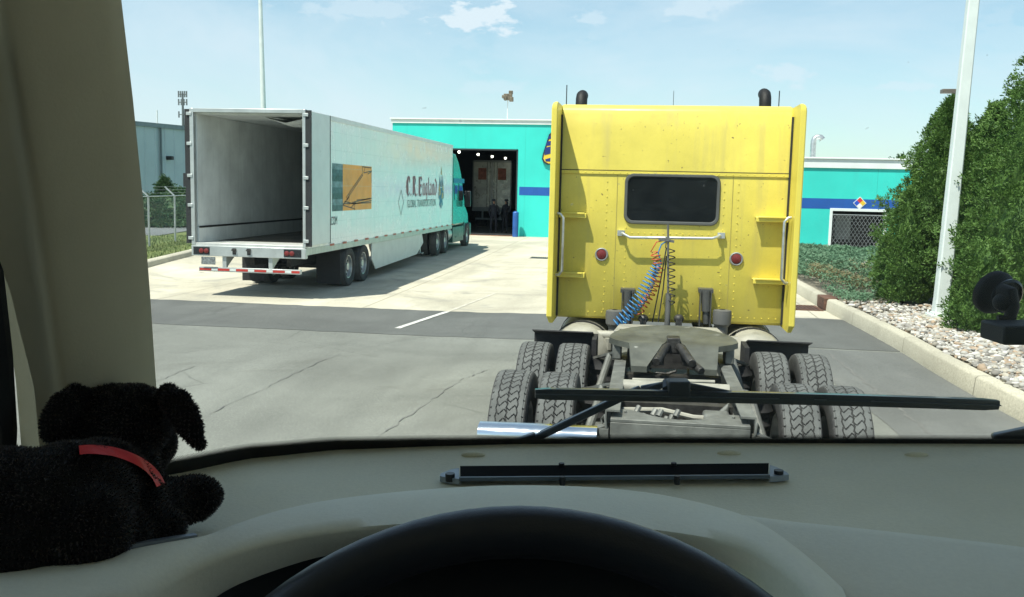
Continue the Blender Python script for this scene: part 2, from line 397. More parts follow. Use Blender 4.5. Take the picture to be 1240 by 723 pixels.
for pl in ([(255, 500), (330, 465), (395, 432), (450, 415), (520, 400)], [(450, 535), (520, 485), (560, 458), (592, 445)], [(170, 470), (240, 440)], [(225, 385), (300, 372), (380, 370)]):
    pts = []
    for a, b in zip(pl, pl[1:]):
        for k in range(12):
            t = k/12; w = G(a[0]+(b[0]-a[0])*t, a[1]+(b[1]-a[1])*t, .009); w.z += dip(w.x, w.y); w = w + Vector((rnd.uniform(-.025, .025), rnd.uniform(-.03, .03), 0)); pts.append(w)
    for i in range(len(pts)-1):
        h = rnd.uniform(.001, .008); sd = Vector((h, h*.3, 0))
        cr.add([pts[i]-sd, pts[i]+sd, pts[i+1]+sd, pts[i+1]-sd], [(0, 1, 2, 3)])
kind(cr.build('pavement_cracks', mat('crack filler', (.145, .145, .135), .9), smooth=0), 'structure')

# raised bed right of the kerb
bed = [(offs(i, .19).x, offs(i, .19).y) for i in range(len(kl))]
up_facing(sheet('planting_bed', bed + [(30, bed[-1][1]), (30, bed[0][1])], KH-.03, SOIL))

# left side: kerb, verge, road, lawn
lk = [G(178, 324), G(236, 309)]
lk = [Vector((p.x, p.y, 0)) for p in lk]
# follow a line parallel to the lots' left edge
LKa = lk[0] + (lk[0]-lk[1]).normalized()*14; LKb = lk[1] + (lk[1]-lk[0]).normalized()*9
t_ = (LKb-LKa).normalized(); n_ = Vector((-t_.y, t_.x, 0))
if n_.x > 0: n_ = -n_
kb = MB(); rings = []
for i in range(41):
    p = LKa.lerp(LKb, i/40)
    rings.append([p+Vector((0, 0, -.05)), p+n_*.02+Vector((0, 0, .12)), p+n_*.05+Vector((0, 0, .15)), p+n_*.3+Vector((0, 0, .15)), p+n_*.31+Vector((0, 0, -.05))])
kb.loft(rings); kind(kb.build('kerb', CONCK, smooth=50), 'structure')
far = n_*4.6
pa, pb = LKa+n_*.3, LKb+n_*.3
verge = sheet('grass_verge', [(pa.x, pa.y), (pb.x, pb.y), (pb+far).xy[:], (pa+far).xy[:]], .1, grassM); up_facing(verge)
r0 = n_*4.6; r1 = n_*13.5
up_facing(sheet('side_road', [(LKa+r0-t_*30).xy[:], (LKb+r0+t_*40).xy[:], (LKb+r1+t_*40).xy[:], (LKa+r1-t_*30).xy[:]], -.005, ROADM))
kb = MB(); 
a = LKa+r1-t_*30; b = LKb+r1+t_*40
kb.bar(a+Vector((0, 0, .05)), b+Vector((0, 0, .05)), .18, .14); kind(kb.build('kerb', CONCK, smooth=0), 'structure')

# short grass on the verge (stuff)
g = MB()
rg = random.Random(5)
for _ in range(9000):
    u, v = rg.random(), rg.random(); p = pa.lerp(pb, u) + far*v
    h = rg.uniform(.04, .13); a = rg.uniform(0, 6.28); w = .012; dx, dy = math.cos(a)*w, math.sin(a)*w; lx, ly = rg.uniform(-.05, .05), rg.uniform(-.05, .05)
    g.add([(p.x-dx, p.y-dy, .1), (p.x+dx, p.y+dy, .1), (p.x+lx, p.y+ly, .1+h)], [(0, 1, 2)])
o = g.build('grass', mat('grass blades', (.10, .15, .04), .7, var=.4, scale=.8), smooth=0, recalc=False); kind(o, 'stuff')

# lane paint
pm = mat('worn white road paint', (.62, .62, .56), .8, var=.2, scale=9, spots=(26, .6, (.2, .2, .19)))
p = G(481, 391); q = G(541, 369); dd = (q-p).normalized(); p.z = q.z = 0; sd = Vector((dd.y, -dd.x, 0))*.055
mk = MB(); mk.add([p-sd, p+sd, q+sd, q-sd], [(0, 1, 2, 3)])
for v in range(4): mk.v[v] = (mk.v[v][0], mk.v[v][1], .010+dip(*mk.v[v][:2]))
up_facing(kind(mk.build('lane_marking', pm, smooth=0), 'structure'))
pm2 = mat('faded white road paint', (.50, .47, .385), .8, var=.15, scale=4)
mk = MB()
for k in range(5): a_, b_2 = q+dd*(k*.75), q+dd*((k+1)*.75); mk.add([a_-sd*.7, a_+sd*.7, b_2+sd*.7, b_2-sd*.7], [(0, 1, 2, 3)])
for v in range(20): mk.v[v] = (mk.v[v][0], mk.v[v][1], .006+dip(*mk.v[v][:2]))
up_facing(kind(mk.build('lane_marking', pm2, smooth=0), 'structure'))

# ------------------------------------------------------------------ truck wash building
BY = 46.7
bx0 = -12.95; door0, door1, doorz = -11.0, -6.46, 4.36
ROOFZ = 5.84; step_x = 4.5; AY = 39.3; ARZ = 3.92; bx1 = 24.0
bld = root('truck_wash_building', (0, BY, 0), 'teal truck wash building with white coping, blue stripe and an open dark bay', 'building')
def bpart(mb, name, m, bevel=0, smooth=30): return mb.build(name, m, bld, smooth=smooth, bevel=bevel, off=(0, BY, 0))
w = MB()
w.box(bx0, door0, BY, BY+.3, 0, ROOFZ-.25); w.box(door1, step_x, BY, BY+.3, 0, ROOFZ-.25); w.box(door0, door1, BY, BY+.3, doorz, ROOFZ-.25)
w.box(bx0, bx0+.3, BY+.3, BY+30, 0, ROOFZ-.25); w.box(step_x-.3, step_x, BY+.3, BY+30, 0, ROOFZ-.25)
bpart(w, 'wall', TEAL)
# annex wall with the grille opening
gl_ = PY(1005, 300, AY).x; gr_ = PY(1069, 300, AY).x; gz = PY(1037, 255.5, AY).z
w = MB()
w.box(step_x, gl_, AY, AY+.25, 0, ARZ-.42); w.box(gr_, bx1, AY, AY+.25, 0, ARZ-.42); w.box(gl_, gr_, AY, AY+.25, gz, ARZ-.42)
w.box(step_x, step_x+.25, AY+.25, BY+.1, 0, ARZ-.42); w.box(bx1-.25, bx1, AY+.25, BY+20, 0, ARZ-.42)
bpart(w, 'annex_wall', TEAL)
w = MB(); w.box(bx0-.06, step_x+.06, BY-.06, BY+30, ROOFZ-.25, ROOFZ-.06); w.box(bx0-.12, step_x+.12, BY-.12, BY+30.1, ROOFZ-.06, ROOFZ)
bpart(w, 'roof', WHITEP, .01)
w = MB(); w.box(step_x+.01, bx1+.05, AY-.06, BY-.13, ARZ-.42, ARZ-.06); w.box(step_x+.01, bx1+.12, AY-.12, BY-.14, ARZ-.06, ARZ)
w.box(step_x+.3, bx1+.05, BY-.12, BY+20, ARZ-.42, ARZ-.02)
bpart(w, 'annex_roof', WHITEP, .01)
w = MB(); w.box(door1+.1, step_x, BY-.004, BY+.01, 2.08, 2.50); bpart(w, 'stripe', NAVY, smooth=0)
w = MB(); w.box(step_x, bx1, AY-.004, AY+.01, 1.86, 2.28); bpart(w, 'annex_stripe', NAVY, smooth=0)
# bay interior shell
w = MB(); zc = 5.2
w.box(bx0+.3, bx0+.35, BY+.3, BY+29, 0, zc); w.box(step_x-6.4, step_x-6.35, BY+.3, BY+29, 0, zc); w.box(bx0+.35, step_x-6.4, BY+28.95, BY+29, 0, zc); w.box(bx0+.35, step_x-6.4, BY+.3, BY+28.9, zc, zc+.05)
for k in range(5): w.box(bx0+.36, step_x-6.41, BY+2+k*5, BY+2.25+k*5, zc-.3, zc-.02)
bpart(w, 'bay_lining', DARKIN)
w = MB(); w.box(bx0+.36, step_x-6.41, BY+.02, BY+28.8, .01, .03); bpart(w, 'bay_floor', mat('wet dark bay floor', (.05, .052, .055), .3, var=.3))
w = MB(); w.box(door0, door1, BY-.12, BY+.02, .004, .014); bpart(w, 'threshold', mat('rusty orange threshold', (.42, .14, .04), .7, var=.2))
w = MB(); 
for x in (door0-.0, door1): w.box(x-.07, x+.001, BY-.012, BY+.31, 0, doorz)
w.box(door0, door1, BY-.012, BY+.31, doorz-.07, doorz+.001); bpart(w, 'door_frame', mat('dark door frame', (.02, .03, .035), .5))
w = MB(); w.box(door0+.05, door1-.1, BY+.4, BY+.7, 4.30, 4.5)
for k in range(4): w.box(door0+.05, door1-.1, BY+.38, BY+.399, 4.31+k*.055, 4.34+k*.055)
bpart(w, 'rolled_door', mat('grey roller door', (.07, .075, .08), .6))
# grille window on the annex
w = MB(); t = .09
w.box(gl_-t, gl_+.02, AY-.03, AY+.05, 0, gz+t); w.box(gr_-.02, gr_+t, AY-.03, AY+.05, 0, gz+t); w.box(gl_+.02, gr_-.02, AY-.03, AY+.05, gz-.02, gz+t)
bpart(w, 'gate_frame', WHITEP, .006)
w = MB(); n = 13; wd = (gr_-gl_-.1)/n; zt = gz-.16
for i in range(n):
    x = gl_+.05+i*wd; nz_ = 7; hh = zt/nz_
    for j in range(nz_):
        w.bar((x, AY+.02, j*hh+.02), (x+wd, AY+.02, (j+1)*hh), .006, .012); w.bar((x+wd, AY+.035, j*hh+.02), (x, AY+.035, (j+1)*hh), .006, .012)
w.bar((gl_+.04, AY+.03, zt), (gr_-.04, AY+.03, zt), .02, .03)
bpart(w, 'folding_gate', mat('grey lattice steel', (.42, .44, .44), .5, .4), smooth=0)
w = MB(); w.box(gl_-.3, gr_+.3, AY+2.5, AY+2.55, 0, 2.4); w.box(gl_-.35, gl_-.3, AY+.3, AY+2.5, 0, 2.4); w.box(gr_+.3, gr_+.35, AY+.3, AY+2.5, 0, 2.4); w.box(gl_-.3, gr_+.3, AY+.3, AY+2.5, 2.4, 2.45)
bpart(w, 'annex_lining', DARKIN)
w = MB(); w.box(gl_+.4, gl_+1.0, AY+1.2, AY+1.5, .6, 1.62); bpart(w, 'indoor_cabinet', mat('pale cabinet', (.16, .17, .16), .6))

# items fixed on the building (things of their own)
sg = PY(1041, 246, AY); s_ = .235
o = root('hazard_sign', (sg.x, AY-.02, sg.z), 'small four coloured hazard diamond on the blue stripe above the lattice gate', 'sign')
quads = {'red': ((0, s_), (.5*s_, .5*s_), (0, 0), (-.5*s_, .5*s_)), 'blue': ((-s_, 0), (-.5*s_, .5*s_), (0, 0), (-.5*s_, -.5*s_)), 'yellow': ((s_, 0), (.5*s_, .5*s_), (0, 0), (.5*s_, -.5*s_)), 'white': ((0, -s_), (.5*s_, -.5*s_), (0, 0), (-.5*s_, -.5*s_))}
cols = {'red': (.6, .04, .03), 'blue': (.02, .08, .5), 'yellow': (.75, .5, .04), 'white': (.8, .8, .78)}
b_ = MB(); k_ = s_*1.1; b_.prism([(0, k_), (k_, 0), (0, -k_), (-k_, 0)], 1, 0, .015); b_.build('sign_plate', WHITEP, o, smooth=0)
for nme, q_ in quads.items():
    b_ = MB(); b_.prism([(x*.97, z*.97) for x, z in q_], 1, -.006, -.001); b_.build(nme+'_quadrant', mat('sign '+nme, cols[nme], .5, var=.03), o, smooth=0)

# yellow and blue emblem sign, mostly hidden behind the yellow tractor
em = PY(662, 182, BY); o = root('wall_emblem', (em.x, BY-.12, em.z-.7), 'yellow rimmed navy emblem on the teal wall, half hidden by the yellow tractor', 'sign')
zz = lambda px, py: (PY(px, py, BY).x-em.x, PY(px, py, BY).z-em.z+.7)
ol = [zz(668.5, 160), zz(665, 163), zz(657.5, 187), zz(656.5, 193), zz(658.5, 197), zz(663, 199.5), zz(670, 199)]
ol = ol + [(2*1.5-x, z) for x, z in ol[::-1]]
cx_ = sum(x for x, _ in ol)/len(ol); cz_ = sum(z for _, z in ol)/len(ol)
sc = lambda k, kz: [(cx_+(x-cx_)*k, cz_+(z-cz_)*kz) for x, z in ol]
b_ = MB(); b_.prism(sc(1, 1), 1, 0, .1); b_.build('back_board', mat('sign dark rim', (.015, .02, .04), .5), o, smooth=0)
b_ = MB(); b_.prism(sc(.955, .9), 1, -.012, -.002); b_.build('yellow_face', mat('sign yellow', (.80, .55, .03), .4, var=.03), o, smooth=0)
b_ = MB()
for (p0, p1, p2, p3) in (((662.5, 171.5), (661, 177), (700, 172), (700, 166)), ((660.5, 179), (659.5, 188), (700, 178), (700, 170)), ((660.5, 193), (661, 195.5), (675, 196), (700, 182))):
    b_.prism([zz(*p0), zz(*p1), zz(*p2), zz(*p3)], 1, -.024, -.014)
b_.prism([zz(664.5, 165), zz(663.5, 169), zz(700, 163), zz(700, 161)], 1, -.024, -.014)
b_.build('navy_bars', mat('sign navy', (.015, .03, .16), .4, var=.03), o, smooth=0)

p = PY(624, 284, BY-.45)
b_ = MB(); b_.cyl((0, 0, 0), (0, 0, 1.2), .15, 18); b_.ball((0, 0, 1.2), .15, .15, .08, 18, 6)
o = b_.build('bollard', mat('bollard blue', (.02, .10, .34), .5, var=.15), smooth=50); o.location = (p.x, BY-.45, 0); tag(o, 'blue steel bollard at the right foot of the wash bay opening', 'bollard')

# ceiling lamps in the bay
lampM = mat('lit lamp', (1, 1, .9), .3, emit=((1, .97, .82), 5))
pts4 = [(556, 184, BY+1.3), (579, 187, BY+3.6), (596, 189.5, BY+6.0), (612, 191.5, BY+8.5)]
labs = ['lit round bay lamp nearest the green truck', 'second lit bay lamp from the green truck', 'third lit bay lamp, above the parked trailer doors', 'lit bay lamp farthest right and deepest in the bay']
l0 = None
for (a, b, y), lb in zip(pts4, labs):
    p = PY(a, b, y)
    if l0 is None:
        l0 = root('ceiling_lamp', p, lb, 'lamp', 'lit lamps hanging in the wash bay')
        m_ = MB(); m_.ball((0, 0, 0), .07, .07, .07, 12, 8); m_.build('bulb', lampM, l0)
        m_ = MB(); m_.lathe([(.04, .22), (.12, .16), (.17, .05), (.15, .05), (.1, .14), (.03, .2)], 2, (0, 0, 0), 16); m_.cyl((0, 0, .2), (0, 0, .55), .012, 6); m_.build('shade', BLACKP, l0)
    else:
        c = copy_tree(l0); c.location = p; c['label'] = lb

# trailer parked inside the bay, its rear doors towards us
ty = BY+9.0
pl, pr = PY(571.5, 260, ty).x, PY(618.5, 260, ty).x; zt = PY(595, 194.5, ty).z; zb = 1.15
o = root('semi_trailer', ((pl+pr)/2, ty, 0), 'dim silver trailer parked inside the wash bay with closed rear doors', 'trailer')
hw = (pr-pl)/2
sil = mat('dim silver door', (.42, .42, .38), .3, .35, var=.25, scale=1.2, bump=.05, bscale=3)
m_ = MB(); m_.box(-hw, hw, .1, 12, zb, zt); m_.build('body', mat('silver trailer body', (.35, .36, .35), .4, .4), o)
for sx_ in (-1, 1):
    m_ = MB(); m_.box(min(0, sx_)*hw+.06, max(0, sx_)*hw-.06, .04, .1, zb+.12, zt-.1); d_ = m_.build('rear_door', sil, o, smooth=0)
    m_ = MB()
    for dx in (.12, .3): m_.cyl((sx_*dx, .02, zb+.05), (sx_*dx, .02, zt-.05), .014, 6)
    m_.build('lock_rod', mat('dark rods', (.05, .05, .05), .4, .6), d_)
    m_ = MB(); m_.box(min(sx_*.35, sx_*.85), max(sx_*.35, sx_*.85), .03, .038, zt-1.15, zt-.45); m_.build('reflection_patch', mat('painted reddish reflection', (.42, .12, .07), .6, var=.3, scale=4), d_, smooth=0)  # reddish door reflection, put in as a flat coloured panel
m_ = MB(); m_.box(-hw, hw, .0, .1, zb-.14, zb+.1); m_.box(-hw, -hw+.07, 0, .1, zb+.1, zt); m_.box(hw-.07, hw, 0, .1, zb+.1, zt); m_.box(-hw, hw, 0, .1, zt-.1, zt+.02); m_.box(-1, 1, 0, .1, .5, .6); m_.box(-.6, -.5, 0, .1, .6, zb-.14); m_.box(.5, .6, 0, .1, .6, zb-.14)
m_.build('rear_frame', mat('dull steel frame', (.2, .22, .22), .5, .4), o)
for sx_ in (-1, 1):
    m_ = MB(); m_.lathe([(.25, -.3), (.47, -.3), (.5, -.2), (.5, .2), (.47, .3), (.25, .3)], 0, (sx_*(hw-.32), 1.6, .5), 24); m_.build('wheel', RUBBER, o)

# people standing in the bay
def person(px, y, h, label, cloth, facing, leanx=0.):
    p = PY(px, 300, y); b = bpy.data.meshes.new('person'); o = bpy.data.objects.new('person', b); COL.objects.link(o)
    s = h/1.76; P_ = {'pel': (0, 0, .95), 'chest': (leanx*.5, .0, 1.3), 'neck': (leanx, .0, 1.5), 'head': (leanx*1.3, -.02, 1.6), 'top': (leanx*1.3, -.02, 1.68),
      'lh': (-.1, 0, .9), 'lk': (-.12, -.02, .5), 'la': (-.13, .0, .09), 'lt': (-.14, -.16, .04), 'rh': (.1, 0, .9), 'rk': (.13, -.06, .5), 'ra': (.14, .03, .09), 'rt': (.15, -.13, .04),
      'ls': (-.19+leanx*.8, 0, 1.42), 'le': (-.26+leanx, -.03, 1.14), 'lw': (-.22+leanx, -.2, .95), 'rs': (.19+leanx*.8, 0, 1.42), 're': (.27+leanx, -.02, 1.14), 'rw': (.24+leanx, -.22, 1.05)}
    rad = dict(pel=.15, chest=.155, neck=.055, head=.095, top=.085, lh=.09, lk=.062, la=.045, lt=.035, rh=.09, rk=.062, ra=.045, rt=.035, ls=.065, le=.047, lw=.036, rs=.065, re=.047, rw=.036)
    ks_ = list(P_); ed = [('pel', 'chest'), ('chest', 'neck'), ('neck', 'head'), ('head', 'top'), ('pel', 'lh'), ('lh', 'lk'), ('lk', 'la'), ('la', 'lt'), ('pel', 'rh'), ('rh', 'rk'), ('rk', 'ra'), ('ra', 'rt'), ('chest', 'ls'), ('ls', 'le'), ('le', 'lw'), ('chest', 'rs'), ('rs', 're'), ('re', 'rw')]
    # five finger stubs at each wrist
    for side, sg_ in (('lw', -1), ('rw', 1)):
        w0 = Vector(P_[side]); hn = side+'h'; P_[hn] = tuple(w0+Vector((0, -.05, -.03))); rad[hn] = .028; ks_.append(hn); ed.append((side, hn))
        for f in range(5):
            fn = hn+str(f); P_[fn] = tuple(Vector(P_[hn])+Vector(((f-2)*.016 + (sg_*-.02 if f == 0 else 0), -.06+(.03 if f == 0 else 0)-.005*(f == 2), -.04))); rad[fn] = .008; ks_.append(fn); ed.append((hn, fn))
    b.from_pydata([tuple(c*s for c in P_[k]) for k in ks_], [(ks_.index(a), ks_.index(c)) for a, c in ed], [])
    sk = o.modifiers.new('skin', 'SKIN'); 
    for i, k in enumerate(ks_):
        v = b.skin_vertices[0].data[i] if b.skin_vertices else None
        if v: v.radius = (rad[k]*s*(1.15 if k in ('chest', 'pel') else 1), rad[k]*s*(.8 if k in ('chest', 'pel') else 1)); v.use_root = (k == 'pel')
    ss = o.modifiers.new('sub', 'SUBSURF'); ss.levels = ss.render_levels = 1
    b.materials.append(cloth); o.location = (p.x, y, 0.03); o.rotation_euler = (0, 0, facing)
    tag(o, label, 'person'); return o
def skinlayer(o):
    pass
_person_specs = [(597, BY+2.0, 1.80, 'left one of the two dark figures standing in the wash bay', .3, .0), (611, BY+2.6, 1.78, 'right one of the two dark figures standing in the wash bay', -.5, .06)]
for px, y, h, lb, fc, ln in _person_specs:
    me = bpy.data.meshes.new('tmp')
    # skin vertices need the modifier first: build through an operator-free route
    bm = bmesh.new(); lay = bm.verts.layers.skin.verify(); bm.free()
    o = None
    orig = person
    b = None
    # create
    o = person(px, y, h, lb, mat('dark work clothes', (.016, .018, .025), .85, var=.3), fc, ln)
    if not o.data.skin_vertices:
        bm = bmesh.new(); bm.from_mesh(o.data); lay = bm.verts.layers.skin.verify(); bm.to_mesh(o.data); bm.free()
        # radii again
        names = ['pel', 'chest', 'neck', 'head', 'top', 'lh', 'lk', 'la', 'lt', 'rh', 'rk', 'ra', 'rt', 'ls', 'le', 'lw', 'rs', 're', 'rw']
        rr = [.15, .155, .055, .095, .085, .09, .062, .045, .035, .09, .062, .045, .035, .065, .047, .036, .065, .047, .036] + ([.028]+[.008]*5)*2
        for i, v in enumerate(o.data.skin_vertices[0].data):
            v.radius = (rr[i]*1.1, rr[i]*(.8 if i < 2 else 1)); v.use_root = (i == 0)
    bpy.data.meshes.remove(me)
    hm = MB(); hm.ball((0, 0, 0), .105, .12, .07, 14, 6); hm.box(-.07, .07, -.2, -.08, -.03, -.015)
    c = hm.build('cap', mat('dark cap', (.02, .02, .03), .8), o); c.location = (ln*1.3, -.02, 1.74)
    fm = MB(); fm.ball((0, -.085, 1.62), .058, .03, .075, 12, 8); fm.ball((0, -.118, 1.62), .012, .016, .02, 8, 6)
    for e_ in (-.022, .022): fm.ball((e_, -.112, 1.645), .008, .005, .005, 8, 5, mi=1)
    fm.box(-.02, .02, -.115, -.108, 1.575, 1.58, mi=1)
    f_ = fm.build('face', [mat('face skin', (.30, .17, .11), .6), BLACKP], o); f_.location = (ln*1.3, 0, 0)  # plain brown skin colour

# lamp cluster mast and vents on the roofs
p = PY(614.5, 141, BY+1.2)
o = root('roof_floodlight_mast', (p.x, BY+1.2, ROOFZ), 'thin white mast with a brown floodlight cluster on the roof above the wash bay', 'floodlight')
zt = PY(616, 119, BY+1.2).z - ROOFZ
m_ = MB(); m_.cyl((0, 0, -.05), (0, 0, zt), .025, 8); m_.build('mast', WHITE, o)
m_ = MB(); m_.box(-.2, .22, -.15, .15, zt-.1, zt+.22); m_.box(.1, .3, -.2, 0, zt-.18, zt+.05); m_.box(-.28, -.02, -.22, -.05, zt-.02, zt+.14); m_.box(.05, .25, -.1, .1, zt+.2, zt+.38); m_.cyl((-.1, -.2, zt-.05), (-.1, .1, zt), .1, 12)
m_.build('lamp_head', mat('brown lamp housing', (.16, .13, .09), .6, var=.4, scale=12), o, bevel=.02)
vy = AY+3.0; p = PY(984, 190, vy); pz = PY(984, 172, vy).z; sc_ = 1/ (FPX/ (vy-.3))
o = root('roof_vent_pipe', (p.x, vy, ARZ-.02), 'galvanised gooseneck vent pipe on the annex roof right of the yellow tractor', 'vent pipe')
m_ = MB(); h_ = pz-ARZ+.05; m_.tube([(0, 0, 0), (0, 0, h_), (.04, 0, h_+.12), (.14, 0, h_+.19), (.28, 0, h_+.18), (.36, 0, h_+.08)], [.12, .12, .12, .12, .12, .14], 14); m_.build('pipe', ALU, o)
m_ = MB(); m_.cyl((.95, 0, 0), (.95, 0, .12), .28, 18); m_.build('cap', WHITE, o)
m_ = MB(); m_.ball((0, 0, 0), 3.2, 2, 1.1, 14, 8)

# ------------------------------------------------------------------ warehouse on the left
CAMR = Vector((_R0.x, _R0.y, 0)); CAMF = Vector((_F0.x, _F0.y, 0))
def cf(X, D, z=0.): return CAMR*X + CAMF*D + Vector((0, 0, z))
a0 = cf(-29.4, 72); dr = (CAMR*math.sin(R(25)) + CAMF*math.cos(R(25))).normalized(); nn = Vector((dr.y, -dr.x, 0))  # towards us
if nn.dot(-a0) < 0: nn = -nn
o = root('warehouse', a0, 'large pale blue grey corrugated metal warehouse behind the fence on the left', 'warehouse')
WZ = 2.38 + 71.5/FPX*72
wall = MB(); L0, L1 = -26, 16
def WP(u, d, z): return dr*u + nn*d + Vector((0, 0, z))
rg_ = []
u = L0
while u < L1:
    rg_ += [(u, 0), (u+.06, .07), (u+.12, .07), (u+.18, 0), (u+1.02, 0)]; u += 1.02
wall.loft([[WP(a, d, 0) for a, d in rg_], [WP(a, d, WZ-.35) for a, d in rg_]], closed=False)
wall.build('wall', mat('blue grey corrugated steel', (.44, .53, .54), .45, .2, var=.05, scale=.4), o, smooth=0)
m_ = MB()
for f_ in (L1,): m_.add([WP(f_, 0, 0), WP(f_, -30, 0), WP(f_, -30, WZ-.3), WP(f_, 0, WZ-.3)], [(0, 1, 2, 3)])
m_.add([WP(L0, 0, WZ-.02), WP(L1, 0, WZ-.02), WP(L1, -30, WZ+.5), WP(L0, -30, WZ+.5)], [(0, 1, 2, 3)]); m_.build('end_wall', mat('grey end cladding', (.26, .34, .36), .5), o, smooth=0)
m_ = MB(); m_.bar(WP(L0, .05, WZ-.2), WP(L1, .05, WZ-.2), .25, .34); m_.build('eaves_trim', mat('dark eaves trim', (.20, .25, .26), .5), o)
m_ = MB(); m_.bar(WP(3.1, .14, 0), WP(3.1, .14, WZ-.35), .12, .12); m_.build('downpipe', mat('dark downpipe', (.12, .16, .17), .5), o)
m_ = MB(); m_.box(-.25, .25, -.2, .2, -.15, .15); q_ = m_.build('wall_lamp', BLACKP, o, bevel=.04); q_.location = WP(3.9, .25, 4.25)
p = cf(-27.0, 71); m_ = MB(); m_.cyl((0, 0, 0), (0, 0, 1.0), .05, 8)
o2 = m_.build('roof_pipe', WHITE); q_ = a0+WP(.9, -1.0, WZ); 
p_ = ray(190.5, 148); t_p = 73.5/(p_.dot(CAMF)); w_ = EYE+p_*t_p; o2.location = (w_.x, w_.y, WZ-.1); tag(o2, 'short thin pipe standing on the warehouse roof edge', 'pipe')

# fence
fp = G(181, 302); fdir = t_.copy()
o = root('chain_link_fence', (fp.x, fp.y, 0), 'chain link fence with angled barbed wire arms along the grass verge', 'fence')
FH = PY(181, 238, fp.y).z
galv = mat('galvanised steel', (.42, .45, .45), .45, .5, var=.1)
m_ = MB()
m_.cyl(fdir*-16+Vector((0, 0, FH)), fdir*14+Vector((0, 0, FH)), .022, 6); m_.build('top_rail', galv, o)
m_ = MB(); step = .085
def FP(u, z): return fdir*u + Vector((0, 0, z))
u = -9.0
while u < 6.5:
    nz_ = int((FH-.1)/step)
    pts = [FP(u + (step/2 if k % 2 else 0), .08+k*step) for k in range(nz_+1)]
    pts2 = [FP(u + (0 if k % 2 else step/2) + step/2*0, .08+k*step) for k in range(nz_+1)]
    for A_ in (pts, [p + fdir*step/2*0 for p in pts2]):
        for a, b in zip(A_, A_[1:]): 
            h = .0035; m_.add([a-fdir*h, a+fdir*h, b+fdir*h, b-fdir*h], [(0, 1, 2, 3)])
    u += step
m_.build('wire_mesh', galv, o, smooth=0, recalc=False)
for k in range(-5, 5):
    m_ = MB(); b0 = fdir*(k*3.05); m_.cyl(b0, b0+Vector((0, 0, FH+.02)), .035, 8)
    pst = m_.build('post', galv, o)
    m_ = MB(); side = n_; m_.bar(b0+Vector((0, 0, FH)), b0+side*.36+Vector((0, 0, FH+.34)), .03, .05); m_.build('arm', galv, pst)
m_ = MB()
for k in range(3):
    o_ = n_*(.12+.11*k)+Vector((0, 0, FH+.11+.11*k)); m_.tube([fdir*-15+o_, fdir*14+o_], .004, 4)
m_.build('barbed_wire', galv, o)

# ------------------------------------------------------------------ vegetation
def leaf_mat(name, lo, hi, hi2=None):
    m = bpy.data.materials.new(name); m.use_nodes = True; t = m.node_tree; b = t.nodes['Principled BSDF']
    c = t.nodes.new('ShaderNodeTexCoord'); n = t.nodes.new('ShaderNodeTexNoise'); n.inputs['Scale'].default_value = 2.3; n.inputs['Detail'].default_value = 8; n.inputs['Roughness'].default_value = .75
    t.links.new(c.outputs['Object'], n.inputs['Vector']); r = t.nodes.new('ShaderNodeValToRGB')
    r.color_ramp.elements[0].position = .34; r.color_ramp.elements[0].color = (*lo, 1); r.color_ramp.elements[1].position = .66; r.color_ramp.elements[1].color = (*hi, 1)
    t.links.new(n.outputs[0], r.inputs[0]); t.links.new(r.outputs[0], b.inputs['Base Color']); b.inputs['Roughness'].default_value = .6; b.inputs['Specular IOR Level'].default_value = .3
    tr = t.nodes.new('ShaderNodeBsdfTranslucent'); t.links.new(r.outputs[0], tr.inputs[0]); mx_ = t.nodes.new('ShaderNodeMixShader'); mx_.inputs[0].default_value = .25
    o = t.nodes['Material Output']; t.links.new(b.outputs[0], mx_.inputs[1]); t.links.new(tr.outputs[0], mx_.inputs[2]); t.links.new(mx_.outputs[0], o.inputs[0])
    return m
ARB = leaf_mat('arborvitae foliage', (.032, .09, .016), (.14, .25, .055))
SPR = leaf_mat('spruce foliage', (.03, .075, .03), (.08, .14, .055))
JUN = leaf_mat('juniper foliage', (.06, .14, .075), (.17, .28, .17))
JUNB = leaf_mat('browned juniper', (.15, .12, .06), (.22, .22, .11))
BARK = mat('brown bark', (.10, .07, .05), .9, var=.3, scale=8, bump=.5)
